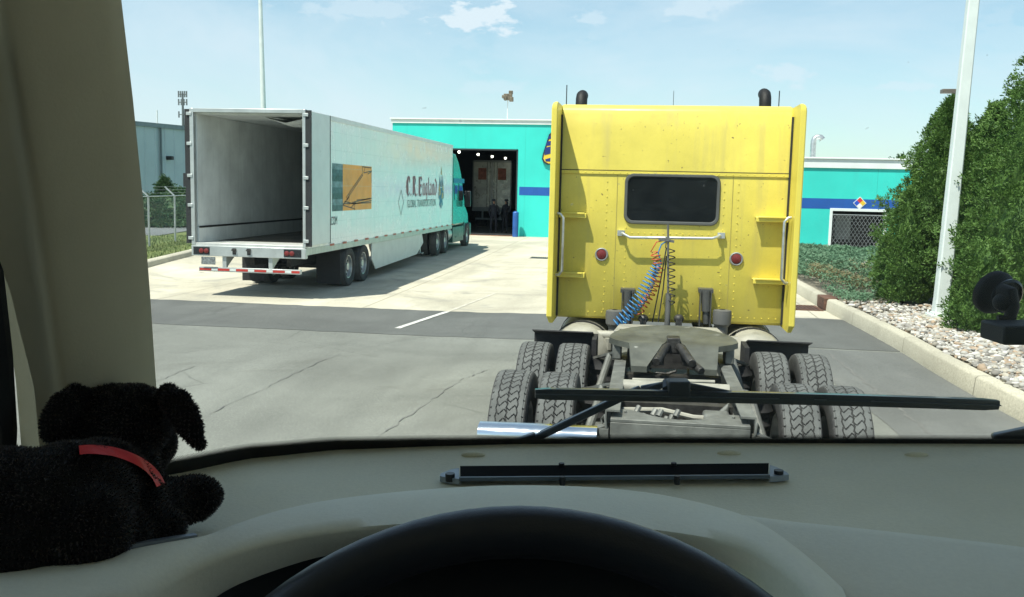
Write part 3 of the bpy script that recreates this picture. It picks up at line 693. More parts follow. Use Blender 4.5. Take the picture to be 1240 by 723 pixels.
def conifer(name, loc, h, rb, prof, nleaf, size, m, label, cat, seed, group=None, lumps=.15, low=.02, clump=.20):
    r = random.Random(seed); o = root(name, loc, label, cat, group)
    t = MB(); t.tube([(0, 0, -.05), (.02, 0, h*.35), (0, .02, h*.7), (0, 0, h*.93)], [.11*h/4, .08*h/4, .04*h/4, .01], 8)
    for k in range(10):
        a = k*2.4; z = h*(.12+.07*k); q = prof(z/h)*rb*.6; t.tube([(0, 0, z), (math.cos(a)*q, math.sin(a)*q, z+q*.5)], [.02, .006], 5)
    t.build('trunk', BARK, o)
    ph = [(r.uniform(0, 6.28), r.randint(2, 7), r.uniform(2, 9), r.uniform(0, 6.28)) for _ in range(7)]
    def rad(z, a):
        s_ = sum(math.sin(a*k+p1+math.sin(z*f/h*6+p2)*1.3) for p1, k, f, p2 in ph)/7
        s2 = sum(math.sin(z/h*f*4.5+p2+a*k*.5) for p1, k, f, p2 in ph)/7
        return rb*prof(z/h)*(1+lumps*2.0*s_+lumps*1.6*s2)
    c = MB()
    # clumps: sprays that fan outwards and up
    nc = nleaf//16
    for _ in range(nc):
        z = h*(low + (1-low)*(1-math.sqrt(r.random())*.999) ** .8) if r.random() < .5 else h*r.uniform(low, .99)
        a = r.uniform(0, 6.2832); R_ = rad(z, a)*(r.uniform(.93, 1.08) if r.random() < .7 else r.uniform(.6, .95))
        R_ *= 1 + clump*mnoise.noise(Vector((math.cos(a)*R_, math.sin(a)*R_, z*.75))*3.6+Vector((seed, 0, 0))) + clump*.5*mnoise.noise(Vector((math.cos(a)*R_, math.sin(a)*R_, z))*8.)
        base = Vector((math.cos(a)*R_, math.sin(a)*R_, z)); out = Vector((math.cos(a), math.sin(a), r.uniform(.3, 1.3))).normalized()
        side = out.cross(Vector((r.uniform(-1, 1), r.uniform(-1, 1), r.uniform(-1, 1)))).normalized()
        for j in range(16):
            ln = size*r.uniform(1.0, 2.6); an = r.uniform(-1.1, 1.1); d = (out*math.cos(an)+side*math.sin(an)+Vector((r.uniform(-.35, .35), r.uniform(-.35, .35), r.uniform(-.35, .35)))).normalized()
            st = base + d*size*r.uniform(0, 1.4) + Vector((r.gauss(0, size), r.gauss(0, size), r.gauss(0, size)))*.8
            w_ = d.cross(Vector((r.uniform(-1, 1), r.uniform(-1, 1), r.uniform(-1, 1)))).normalized()*size*r.uniform(.25, .5)
            c.add([st-w_*.4, st+d*ln*.5-w_, st+d*ln, st+d*ln*.5+w_], [(0, 1, 2, 3)])
    # inner mass
    rgs = []
    for i in range(15):
        z = h*(low+.02+(.93-low)*i/14); rgs.append([Vector((math.cos(2*math.pi*k/22)*rad(z, 2*math.pi*k/22)*.66, math.sin(2*math.pi*k/22)*rad(z, 2*math.pi*k/22)*.66, z)) for k in range(22)])
    c.loft(rgs); c.build('crown', m, o, smooth=0, recalc=False)
    return o
def arbprof(t):
    t = max(0, min(1, t)); 
    return (.80+.2*math.sin(min(1, t/.28)*math.pi/2)) * (1 if t < .28 else max(.02, 1-((t-.28)/.72)**1.35)**.9)
def dpt(px, D, z=KH): 
    d = ray(px, 300); k = D/(d.x*CAMF.x+d.y*CAMF.y); return Vector((d.x*k, d.y*k, z))
grp = 'arborvitae behind the gravel bed'
p1 = dpt(1140, 19.3); conifer('arborvitae_tree', p1, 4.2, 1.08, arbprof, 72000, .031, ARB, 'leftmost tall arborvitae, its pointed green crown touching the teal annex', 'tree', 11, grp)
p1 = dpt(1098, 18.6); conifer('arborvitae_tree', p1, 2.3, .52, arbprof, 15000, .034, ARB, 'low bushy arborvitae shoulder at the left foot of the tall ones', 'tree', 12, grp)
p1 = dpt(1192, 18.9); conifer('arborvitae_tree', p1, 4.05, 1.05, arbprof, 72000, .031, ARB, 'middle arborvitae standing directly behind the white light pole', 'tree', 13, grp)
p1 = dpt(1276, 15.9); conifer('arborvitae_tree', p1, 5.5, 1.52, arbprof, 90000, .031, ARB, 'tallest arborvitae at the right edge, behind the suction mount', 'tree', 14, grp)
p1 = dpt(1400, 15.0); conifer('arborvitae_tree', p1, 5.0, 1.5, arbprof, 14000, .06, ARB, 'arborvitae beyond the right edge of the view', 'tree', 15, grp)

p1 = dpt(1194, 14.9); conifer('arborvitae_tree', p1, 1.5, .5, lambda t: math.sqrt(max(.01, 1-t*t))*(.9+.1*math.sin(t*9)), 14000, .03, ARB, 'low bushy arborvitae growth just right of the light pole base', 'bush', 16)
def spp(t): return max(.02, (1-t))*(.8+.2*math.sin(t*34))
p = dpt(201, 53, 0); conifer('spruce_tree', p, PY(200, 216, p.y).z, 1.5, spp, 9000, .09, SPR, 'small pointed spruce in front of the warehouse wall', 'tree', 21, low=.05)
p = dpt(229, 51, 0); conifer('round_bush', p, 2.0, 1.5, lambda t: math.sqrt(max(.01, 1-t*t)), 6000, .09, SPR, 'dark green bush beside the spruce, partly behind the trailer', 'bush', 22)
p = dpt(207, 50, 0); conifer('round_bush', p, 1.6, 1.9, lambda t: math.sqrt(max(.01, 1-t*t)), 6000, .09, SPR, 'wide dark bush at the foot of the spruce', 'bush', 23)
p = dpt(181, 49, 0); conifer('round_bush', p, 1.5, 1.0, lambda t: math.sqrt(max(.01, 1-t*t)), 4000, .08, SPR, 'low bush next to the pillar edge behind the fence post', 'bush', 24)
p = dpt(160, 52, 0); conifer('round_bush', p, 1.7, 1.3, lambda t: math.sqrt(max(.01, 1-t*t)), 3000, .08, SPR, 'bush behind the windscreen pillar', 'bush', 25)
# distant treetop above the annex roof
p = dpt(1094, 90, 0); conifer('broadleaf_tree', p, 6.2, 3.0, lambda t: math.sqrt(max(.02, 1-(2*t-1)**2))*.9 if t > .3 else .5, 5000, .2, SPR, 'dark treetop just showing above the annex roof', 'tree', 26)

# juniper ground cover: mounds of short sprays
def in_bed(x, y):
    b = None
    for i in range(len(kl)-1):
        if kl[i].y <= y <= kl[i+1].y: b = kl[i].x; break
    return b is not None and x > b+.22
jm, jb = MB(), MB(); r = random.Random(31); cnt = 0
c0 = G(1020, 352, .4); c1 = G(1010, 318, .4)
def jh(x, y):
    return (.30 if y < 29 else .08) + (.24 if y < 29 else .05)*math.sin(x*1.9+.3*y)*math.cos(y*1.1) + .08*math.sin(x*4.1+y*3)
while cnt < 15000:
    y = r.uniform(18.5, 38.5); x = r.uniform(3, 16)
    if not in_bed(x, y): continue
    cam_x = x*CAMR.x+y*CAMR.y; cam_d = x*CAMF.x+y*CAMF.y; px = 620+FPX*cam_x/cam_d
    if px > 1110 or px < 930: continue
    py = 237+ FPX*(2.38-.4)/cam_d
    if 1008 < px < 1075 and 27.3 < y < 29.6 and r.random() < .93: continue      # stone gap
    if y < 19.2 + max(0, (px-1052)*.05): continue
    brown = (px > 985 and 21.0 < y < 25.2 and math.sin(x*2.1+y*1.3)+r.uniform(-.6, .6) > -.35)
    q = jb if brown else jm
    z = KH+jh(x, y)*r.uniform(.45, 1.0)
    sz = .05*cam_d/20
    for j in range(5):
        a = r.uniform(0, 6.28); d = Vector((math.cos(a), math.sin(a), r.uniform(.1, .9))).normalized(); st = Vector((x+r.gauss(0, .05), y+r.gauss(0, .05), z+r.gauss(0, .03)))
        w_ = d.cross(Vector((r.uniform(-1, 1), r.uniform(-1, 1), 1))).normalized()*sz*.3; q.add([st-w_, st+w_, st+d*sz*r.uniform(1, 2.2)], [(0, 1, 2)])
    cnt += 1
kind(jm.build('juniper_ground_cover', JUN, smooth=0, recalc=False), 'stuff')
kind(jb.build('browned_juniper_ground_cover', JUNB, smooth=0, recalc=False), 'stuff')

# stones of the gravel bed
stoneM = bpy.data.materials.new('river stones'); stoneM.use_nodes = True; t = stoneM.node_tree; b = t.nodes['Principled BSDF']
at = t.nodes.new('ShaderNodeAttribute'); at.attribute_name = 'stone'; t.links.new(at.outputs['Color'], b.inputs['Base Color']); b.inputs['Roughness'].default_value = .8
bm = bmesh.new(); bmesh.ops.create_icosphere(bm, subdivisions=2, radius=1); iv = [v.co.copy() for v in bm.verts]; if_ = [tuple(v.index for v in f.verts) for f in bm.faces]; bm.free()
st = MB(); cols_ = []; r = random.Random(41); cnt = 0
pal = [(.62, .60, .54), (.50, .46, .38), (.40, .38, .34), (.70, .68, .62), (.30, .28, .25), (.45, .34, .24), (.55, .53, .50)]
while cnt < 9000:
    y = r.uniform(5, 30) if r.random() < .55 else r.uniform(8, 17.5); x = r.uniform(3, 14)
    if not in_bed(x, y): continue
    cam_x = x*CAMR.x+y*CAMR.y; cam_d = x*CAMF.x+y*CAMF.y
    if cam_d < 4: continue
    px = 620+FPX*cam_x/cam_d
    if px > 1290 or px < 930: continue
    if y > 19.6 and not (27 < y < 30): continue
    s_ = r.uniform(.018, .05)*(1 if r.random() > .08 else 1.5); q = Matrix.Rotation(r.uniform(0, 6.28), 3, 'Z') @ Matrix.Diagonal((s_*r.uniform(.8, 1.4), s_*r.uniform(.7, 1.1), s_*r.uniform(.45, .8)))
    z = KH-.01+r.uniform(0, .05) + (.12 if y > 26 else 0)
    j = [r.uniform(.82, 1.15) for _ in iv]
    st.add([(q @ (v*k)) + Vector((x, y, z)) for v, k in zip(iv, j)], if_)
    c_ = r.choice(pal); k = r.uniform(.5, .88); cols_ += [(c_[0]*k, c_[1]*k, c_[2]*k, 1)]*len(iv); cnt += 1
o = st.build('gravel', stoneM, smooth=60, recalc=False)
ca = o.data.color_attributes.new('stone', 'FLOAT_COLOR', 'POINT'); ca.data.foreach_set('color', [c for q in cols_ for c in q]); kind(o, 'stuff')

# ------------------------------------------------------------------ poles
D_ = 16.3; pb_ = G(1138, 383, .30)
o = root('light_pole', (pb_.x, pb_.y, KH), 'tall white square light pole on a concrete footing in the gravel bed', 'light pole')
o.rotation_euler = (0, R(1.5), 0)
PW = mat('white pole paint', (.64, .70, .68), .45, var=.05)
m_ = MB(); rr = []
for z, w_ in ((.08, .125), (.4, .115), (9.5, .07)):
    rr.append([Vector((w_*sx_+ (0), w_*sy_, z)) for sx_, sy_ in ((-1, -.8), (-.8, -1), (.8, -1), (1, -.8), (1, .8), (.8, 1), (-.8, 1), (-1, .8))])
m_.loft(rr); m_.build('shaft', PW, o)
m_ = MB(); m_.box(-.2, .2, -.2, .2, .04, .085); m_.box(-.14, .14, -.14, .14, .085, .12)
for a, b in ((-1, -1), (1, -1), (1, 1), (-1, 1)): m_.cyl((a*.16, b*.16, .08), (a*.16, b*.16, .14), .018, 6)
m_.build('base_plate', PW, o, bevel=.006)
m_ = MB(); m_.cyl((0, 0, -.15), (0, 0, .045), .33, 24); m_.build('footing', CONCK, o, bevel=.01)
m_ = MB(); m_.box(-.9, .9, -.18, .18, 9.45, 9.6); m_.build('lamp_head', PW, o, bevel=.03)
# parking lot lamp behind the trees
y_ = 42; p = PY(1155, 112, y_)
o = root('street_lamp', (p.x, y_, 0), 'distant lamp with a flat brown box head above the arborvitae', 'street lamp')
m_ = MB(); m_.cyl((0, 0, 0), (0, 0, p.z), .08, 8); m_.build('mast', mat('bronze lamp metal', (.10, .085, .07), .5), o)
m_ = MB(); m_.box(-.5, .08, -.2, .2, p.z-.04, p.z+.13); m_.box(.0, .25, -.04, .04, p.z, p.z+.08); m_.build('lamp_head', mat('bronze lamp metal', (.1, .085, .07)), o, bevel=.02)
# flag pole
y_ = 52; p = PY(319, 135, y_); q = PY(313.5, -60, y_)
o = root('tall_flag_pole', (p.x+(p.x-q.x)*.35, y_, 0), 'very tall thin white pole rising behind the open trailer', 'pole')
m_ = MB(); m_.tube([(0, 0, 0), (p.x-o.location.x, 0, p.z), (q.x-o.location.x, 0, q.z)], [.17, .155, .09], 12); m_.build('shaft', PW, o)
m_ = MB(); m_.cyl((q.x-o.location.x, -.1, q.z-.3), (q.x-o.location.x, -.1, q.z), .1, 10); m_.build('truck_cap', PW, o)
# cell tower
y_ = 230; p = PY(221, 113, y_); sc_ = y_/FPX
o = root('cell_tower', (p.x, y_, 0), 'far off slender mast with rows of antennas left of the open trailer', 'mast')
tm = mat('dark antenna steel', (.12, .14, .15), .6)
m_ = MB(); m_.tube([(0, 0, 0), (0, 0, p.z)], [.5, .25], 8); m_.build('mast', tm, o)
for dz, n in ((1, 5), (10, 4), (24, 3)):
    m_ = MB(); z = p.z-dz*sc_*1.1; m_.cyl((-1.1, 0, z), (1.1, 0, z), .14, 6)
    for k in range(n): x = -1.1+2.2*k/(n-1); m_.box(x-.16, x+.16, -.1, .1, z-.8, z+.8)
    m_.build('antenna_row', tm, o)

# storm drain
rust = mat('rusty cast iron', (.14, .07, .045), .8, .2, var=.35, scale=12, bump=.3)
p = G(982, 374); a = Vector((kl[0].x, 0, 0))
kd = min(range(len(kl)), key=lambda i: abs(kl[i].y-p.y)); base = kl[kd]; tt = (kl[kd+1]-kl[kd-1]).normalized(); ang = math.atan2(tt.x, tt.y)
o = root('storm_drain', (base.x, base.y, 0), 'rusty iron storm drain with a barred grate at the kerb right of the yellow tractor', 'drain', rz=-ang)
m_ = MB(); m_.box(-.035, .26, -.36, .36, .012, KH+.022); m_.build('kerb_inlet', rust, o, bevel=.02)
m_ = MB(); m_.box(-.95, -.9, -.42, .42, .0, .02); m_.box(-.1, -.05, -.42, .42, .0, .02); m_.box(-.9, -.1, -.42, -.37, 0, .02); m_.box(-.9, -.1, .37, .42, 0, .02)
for k in range(11): x = -.86+k*.073; m_.box(x, x+.03, -.37, .37, .004, .02)
m_.build('grate', rust, o, smooth=0)
m_ = MB(); m_.box(-.9, -.1, -.37, .37, .0035, .006); m_.build('pit_shade_sheet', BLACKP, o, smooth=0)  # flat black sheet standing in for the shade under the bars
m_ = MB(); pc = G(655, 309); 
o = root('floor_drain', (pc.x, pc.y, dip(pc.x, pc.y)), 'small square drain grate in the concrete in front of the teal wall', 'drain')
for k in range(9): m_.box(-.36+k*.08, -.32+k*.08, -.35, .35, .003, .012)
m_.build('grate', mat('dark grate iron', (.08, .08, .075), .7), o, smooth=0)
m_ = MB(); m_.box(-.38, .38, -.37, .37, .0015, .0029); m_.build('pit_shade_sheet', BLACKP, o, smooth=0)  # thin black sheet in place of the dark hollow below the grate

# ================================================================== WHEELS
def tyre_mesh(Rad, Wd, detail, name='tyre'):
    me_v, me_f, me_m = [], [], []
    hw = Wd/2
    if detail:
        NA = 624; xs = [-hw*.86 + 1.72*hw*i/68 for i in range(69)]
    else:
        NA = 40; xs = [-hw*.86, -hw*.3, 0, hw*.3, hw*.86]
    tri = lambda u: abs((u % 1)*4-2)-1
    side = [(Rad*.60, -hw*.70), (Rad*.66, -hw*.92), (Rad*.78, -hw*1.0), (Rad*.9, -hw*.97), (Rad*.97, -hw*.92)]
    prof_n = len(side)*2 + len(xs)
    for a in range(NA):
        th = 2*math.pi*a/NA; ring = [(r_, x_, 1) for r_, x_ in side]
        for x_ in xs:
            rr_ = Rad - .008*(x_/hw)**2 - (.006 if abs(x_) > hw*.8 else 0); mi = 0
            if detail:
                zz_ = .0045*tri(a/NA*52)
                hit = False
                for g_ in (-.52*hw, 0., .52*hw):
                    if abs(x_-g_-zz_) < .0031: hit = True
                if abs(x_) < .52*hw:
                    off_ = .020*tri(x_/(.52*hw)*1.0+.25) + (.0 if x_ < 0 else .5*Rad*2*math.pi/52)
                    s0 = (th*Rad + off_) % (2*math.pi*Rad/52)
                    if s0 < .0047: hit = True
                elif abs(x_) > .78*hw:
                    s0 = (th*Rad) % (2*math.pi*Rad/52)
                    if s0 < .0058: hit = True
                if hit: rr_ -= .009; mi = 2
            ring.append((rr_, x_, mi))
        ring += [(r_, -x_, 1) for r_, x_ in side[::-1]]
        for r_, x_, mi in ring:
            me_v.append((x_, r_*math.cos(th), r_*math.sin(th))); me_m.append(mi)
    n = prof_n; fs = []; fm = []
    for a in range(NA):
        b = (a+1) % NA
        for k in range(n-1):
            fs.append((a*n+k, a*n+k+1, b*n+k+1, b*n+k)); ms = [me_m[a*n+k], me_m[a*n+k+1], me_m[b*n+k+1], me_m[b*n+k]]
            fm.append(1 if 1 in ms else (2 if 2 in ms else 0))
    me = bpy.data.meshes.new(name); me.from_pydata(me_v, [], fs)
    for m in (TREAD, SIDEW, mat('tread groove', (.045, .046, .045), .9)): me.materials.append(m)
    me.polygons.foreach_set('material_index', fm); me.polygons.foreach_set('use_smooth', [x == 1 for x in fm]); me.update()
    bm = bmesh.new(); bm.from_mesh(me); bmesh.ops.recalc_face_normals(bm, faces=bm.faces); bm.to_mesh(me); bm.free()
    return me
def rim_mesh(Rad, hw, m, name='rim'):
    mb = MB(); mb.lathe([(Rad*.60, hw*.72), (Rad*.56, hw*.70), (Rad*.54, hw*.2), (Rad*.36, hw*.05), (Rad*.2, hw*.1), (Rad*.19, hw*.6), (Rad*.001, hw*.62)], 0, (0, 0, 0), 28)
    mb.lathe([(Rad*.60, -hw*.72), (Rad*.56, -hw*.7), (Rad*.5, -hw*.1), (Rad*.001, -hw*.1)], 0, (0, 0, 0), 28)
    for k in range(10): 
        t = k*.628; y, z = math.cos(t)*Rad*.28, math.sin(t)*Rad*.28; mb.cyl((hw*.06, y, z), (hw*.2, y, z), .016, 6)
        y, z = math.cos(t+.3)*Rad*.44, math.sin(t+.3)*Rad*.44; mb.cyl((hw*.09, y, z), (hw*.17, y, z), .03, 8, mi=1)
    o = mb.build(name, [m, BLACKP], smooth=30); me = o.data; bpy.data.objects.remove(o); return me
def wheel(parent, loc, tyre, rim, flip=False):
    w = bpy.data.objects.new('wheel', None); w.empty_display_size = .1; COL.objects.link(w); w.parent = parent; w.location = loc
    if flip: w.rotation_euler = (0, 0, math.pi)
    for nme, me in (('tyre', tyre), ('rim', rim)):
        c = bpy.data.objects.new(nme, me); COL.objects.link(c); c.parent = w
        c.rotation_euler = (loc[1]*2.7+loc[0], 0, 0)
    return w

# ================================================================== YELLOW TRACTOR
TX, TY = .25, 7.17
T = root('tractor_unit', (TX, TY, 0), 'yellow sleeper tractor unit without trailer seen from behind, directly ahead', 'truck')
def tp(mb, name, m, parent=None, **k): return mb.build(name, m, parent or T, **k)
TR = .54
ty_ = tyre_mesh(TR, .27, True); rm_ = rim_mesh(TR, .1425, ALU)
for ya in (-.65, .65):
    for sx_ in (-1, 1):
        for xo in (1.135, .81):
            wheel(T, (sx_*xo, ya, TR), ty_, rm_, flip=(sx_ < 0))
for sx_ in (-1, 1): wheel(T, (sx_*1.1, 5.9, TR), tyre_mesh(TR, .285, False, 'front_tyre'), rm_, flip=(sx_ < 0))
FZ = 1.06
for sx_ in (-1, 1):
    m_ = MB(); xi = sx_*.36; x2 = sx_*.45
    m_.box(min(xi, x2), max(xi, x2), -1.6, 6.3, FZ-.012, FZ); m_.box(min(sx_*.44, x2), max(sx_*.44, x2), -1.6, 6.3, FZ-.27, FZ-.012); m_.box(min(xi, x2), max(xi, x2), -1.6, 6.3, FZ-.28, FZ-.27)
    tp(m_, 'frame_rail', STEEL)
FZ -= .05
# closing crossmember with a concave top flange
m_ = MB(); hw = .415
m_.box(-hw, hw, -1.63, -1.615, FZ-.30, FZ-.02)
n = 24; far_ = [(-hw+2*hw*i/n, (-1.36 - .20*math.sin(math.pi*max(0, min(1, (i/n-.14)/.72)))) ) for i in range(n+1)]
vs = [(x, -1.63, FZ-.02) for x, _ in far_] + [(x, y, FZ-.02) for x, y in far_] + [(x, -1.63, FZ+.002) for x, _ in far_] + [(x, y, FZ+.002) for x, y in far_]
N_ = n+1; fs = []
for i in range(n): fs += [(i, i+1, N_+i+1, N_+i), (2*N_+i, 3*N_+i, 3*N_+i+1, 2*N_+i+1), (i, 2*N_+i, 2*N_+i+1, i+1), (N_+i, N_+i+1, 3*N_+i+1, 3*N_+i)]
fs += [(0, N_, 3*N_, 2*N_), (n, 2*N_+n, 3*N_+n, N_+n)]
m_.add(vs, fs)
for x in (-.38, -.33, .33, .38): m_.cyl((x, -1.45, FZ), (x, -1.45, FZ+.014), .012, 6)
tp(m_, 'rear_crossmember', STEEL, bevel=.004)
for sx_ in (-1, 1):
    m_ = MB(); m_.tube([(sx_*.435, -1.6, FZ-.2), (sx_*.44, -1.64, FZ-.05), (sx_*.45, -1.62, FZ+.02), (sx_*.47, -1.56, FZ-.02), (sx_*.46, -1.58, FZ-.14)], .008, 6); m_.box(min(sx_*.425, sx_*.48), max(sx_*.425, sx_*.48), -1.66, -1.5, FZ-.28, FZ-.06)
    tp(m_, 'bracket', STEEL)
FZ += .05
# chrome mudflap hanger bars
for sx_ in (-1, 1):
    tilt = Matrix.Rotation(R(0 if sx_ < 0 else 3.5), 4, 'Y'); m_ = MB()
    zc_ = FZ-.135 if sx_ < 0 else FZ-.17
    rr = []
    for x in [i/12 for i in range(13)]:
        X = sx_*(.49+.72*x); z0 = zc_ - (.08*x if sx_ > 0 else .012*x)
        rr.append([Vector((X, y, z0+z)) for y, z in ((-1.74, .035), (-1.66, .045), (-1.64, .035), (-1.64, -.10), (-1.70, -.11), (-1.755, -.07), (-1.765, -.035), (-1.765, .0))])
    m_.loft(rr); tp(m_, 'chrome_flap_bar', CHROME, smooth=50)
    m_ = MB(); m_.box(min(sx_*.6, sx_*1.18), max(sx_*.6, sx_*1.18), -1.70, -1.69, .18, FZ-.12); tp(m_, 'mud_flap', RUBBER)
    m_ = MB(); m_.bar((sx_*.45, -1.6, FZ-.12), (sx_*.58, -1.68, FZ-.15), .05, .05); tp(m_, 'flap_bracket', STEEL)
# black plates in front of the drive wheels
for sx_ in (-1, 1):
    m_ = MB(); a, b = sorted((sx_*.68, sx_*1.23)); zt = 1.075 if sx_ < 0 else 1.065
    m_.box(a, b, 1.30, 1.312, .35, zt); m_.prism([(1.30, zt), (1.12, zt+.045), (1.115, zt+.035), (1.30, zt-.012)], 0, a, b)
    a2, b2 = sorted((sx_*.64, sx_*.68)); m_.box(a2, b2, .95, 1.31, .45, zt+.0)
    tp(m_, 'quarter_fender', RUBBER)
# fifth wheel: two halves with the slot between, rear ramps bent down
m_ = MB()
def outer(y):
    if y > -.05: return .5*math.sqrt(max(.0, 1-((y+.05)/.50)**2))
    if y > -.12: return .5 - .05*(-.05-y)/.07
    if y > -.2: return .45 - .11*(-.12-y)/.08
    return .34 - .03*(-.2-y)/.32
def slot(y): return 0.0 if y > -.08 else (.055 if y > -.13 else .055+.17*((-.13-y)/.39))
ys = [.449-.5*(1-math.cos(i/14*math.pi/2)) for i in range(15)] + [-.07, -.081, -.1, -.12, -.15, -.2, -.26, -.32, -.38, -.43, -.46]
ys[0] = .4499
FW = .2; tl = math.tan(R(5))
zf = lambda y: 1.235 + (y*tl) - (0 if y > -.2 else (-.2-y)*.42)
for sx_ in (-1, 1):
    rings = []
    for y in ys:
        o_, s_ = outer(y), slot(y); rings.append([Vector((sx_*s_, y+FW, zf(y))), Vector((sx_*(s_+o_)/2, y+FW, zf(y))), Vector((sx_*max(o_, s_+.002), y+FW, zf(y))), Vector((sx_*max(o_, s_+.002), y+FW, zf(y)-.045)), Vector((sx_*s_, y+FW, zf(y)-.045))])
    m_.loft(rings)
fw = tp(m_, 'fifth_wheel_plate', PLATE, smooth=28)
m_ = MB(); m_.box(-.30, -.07, FW-.3, FW+.3, 1.07, 1.17); m_.box(.07, .30, FW-.3, FW+.3, 1.07, 1.17); m_.tube([(-.13, FW-.5, 1.13), (-.06, FW-.2, 1.19), (0, FW-.08, 1.2), (.06, FW-.2, 1.19), (.13, FW-.5, 1.13)], .035, 8)
m_.box(-.05, .05, FW-.17, FW-.02, 1.14, 1.262); m_.tube([(.12, FW-.35, 1.12), (.2, FW-.52, 1.08)], .03, 8)
tp(m_, 'coupling_jaw', GREASE, fw, bevel=.008)
for a_ in (-.47, .40): m_ = MB(); m_.box(a_, a_+.07, FW-.1, FW+.12, FZ+.004, 1.20); tp(m_, 'fifth_wheel_bracket', STEEL, fw, bevel=.01)
for pts_, r_ in (([(-.3, -.56, 1.04), (.28, -.54, 1.05)], .014), ([(-.35, -1.25, .98), (-.1, -1.24, .99), (.1, -1.27, .96), (.3, -1.28, .96)], .018)): m_ = MB(); m_.tube(pts_, r_, 8); tp(m_, 'cross_rod', CREAM)
# crossmembers, axles, airbags, clutter
m_ = MB()
for y in (-1.05, -.1, 1.25): m_ = MB(); m_.box(-.36, .36, y-.05, y+.05, FZ-.26, FZ-.06); tp(m_, 'crossmember', GREASE)
m_ = MB(); m_.cyl((-.36, -.78, FZ-.03), (.36, -.78, FZ-.03), .055, 14); tp(m_, 'air_tank', CREAM)
for ya in (-.65, .65):
    m_ = MB(); m_.cyl((-1.3, ya, TR), (1.3, ya, TR), .075, 14); m_.ball((0, ya, TR), .25, .24, .24, 16, 10); m_.cyl((0, ya, TR), (0, ya+.45, TR+.05), .09, 12); tp(m_, 'drive_axle', GREASE)
    for sx_ in (-1, 1):
        m_ = MB(); m_.lathe([(.02, -.12), (.11, -.12), (.13, -.08), (.11, -.03), (.135, .02), (.11, .07), (.11, .1), (.02, .1)], 2, (sx_*.56, ya+.12, .85), 18); tp(m_, 'air_spring', RUBBER)
        m_ = MB(); m_.box(min(sx_*.5, sx_*.62), max(sx_*.5, sx_*.62), ya-.35, ya+.4, .68, .74); m_.tube([(sx_*.60, ya-.3, .7), (sx_*.50, ya-.1, 1.02)], .03, 10); m_.bar((sx_*.46, ya-.15, 1.05), (sx_*.64, ya+.1, .95), .05, .02); tp(m_, 'suspension_arm', STEEL)
r = random.Random(9); m_ = MB()
for k in range(26):
    x = r.uniform(-.33, .33); y = r.uniform(-1.5, 1.2); z = r.uniform(.72, .95); q = Vector((x+r.uniform(-.25, .25), y+r.uniform(-.4, .4), z+r.uniform(-.06, .1)))
    q.x = max(-.34, min(.34, q.x)); m_.tube([(x, y, z), ((x+q.x)/2, (y+q.y)/2, z+r.uniform(-.05, .09)), q], r.uniform(.008, .018), 6)
for k in range(8):
    x = r.uniform(-.3, .3); y = r.uniform(-1.35, -.2); m_.cyl((x, y, .8), (x, y, r.uniform(.86, .98)), r.uniform(.03, .06), 10)
tp(m_, 'air_lines', GREASE)
m_ = MB(); m_.box(.16, .33, -1.42, -1.15, .86, .99); m_.prism([(.16, .86), (.33, .86), (.33, 1.04)], 1, -1.15, -1.1); tp(m_, 'valve_box', STEEL, bevel=.02)
m_ = MB(); r = random.Random(10)
for k in range(9):
    x, y, z = -.3+.035*k, -1.38+.03*math.sin(k*2), .96+.03*math.sin(k*1.7); m_.cyl((x, y, z), (x+.02, y+.03, z+.035), .018, 8)
tp(m_, 'pipe_fittings', STEEL)
m_ = MB(); m_.box(-.34, .34, -1.6, 1.2, .6, .61); tp(m_, 'undertray', GREASE)
# deck plate behind the cab, tanks, cab air mounts
m_ = MB(); m_.prism([(-.46, 1.75), (-.50, 1.3), (.50, 1.3), (.46, 1.75)], 2, FZ+.03, FZ+.055)
for k in range(12): m_.cyl((-.44+.08*k, 1.36, FZ+.055), (-.44+.08*k, 1.36, FZ+.066), .012, 6)
tp(m_, 'deck_plate', CREAM, bevel=.004)
for sx_ in (-1, 1):
    m_ = MB(); c_ = (sx_*.83, 0, .78); m_.lathe([(.001, 1.62), (.12, 1.63), (.22, 1.66), (.285, 1.72), (.30, 1.8), (.30, 3.4), (.001, 3.45)], 1, c_, 32); tp(m_, 'fuel_tank', CREAM, smooth=40)
    for y in (2.0, 2.9): m_ = MB(); m_.lathe([(.305, y), (.312, y), (.312, y+.06), (.305, y+.06)], 1, c_, 32); tp(m_, 'tank_strap', RUBBER)
    m_ = MB(); m_.cyl((sx_*.48, 1.8, .99), (sx_*.72, 1.8, .99), .045, 12, 0); m_.cyl((sx_*.70, 1.8, .99), (sx_*.76, 1.8, .99), .06, 12); m_.cyl((sx_*.56, 1.75, .86), (sx_*.56, 1.75, .97), .04, 10); tp(m_, 'air_chamber', CREAM)
BYL = 2.13                                  # back of the sleeper
def tl_(px, py, yl):                        # tractor-local point on the plane y = yl
    p = PY(px, py, TY+yl); return Vector((p.x-TX, yl, p.z))
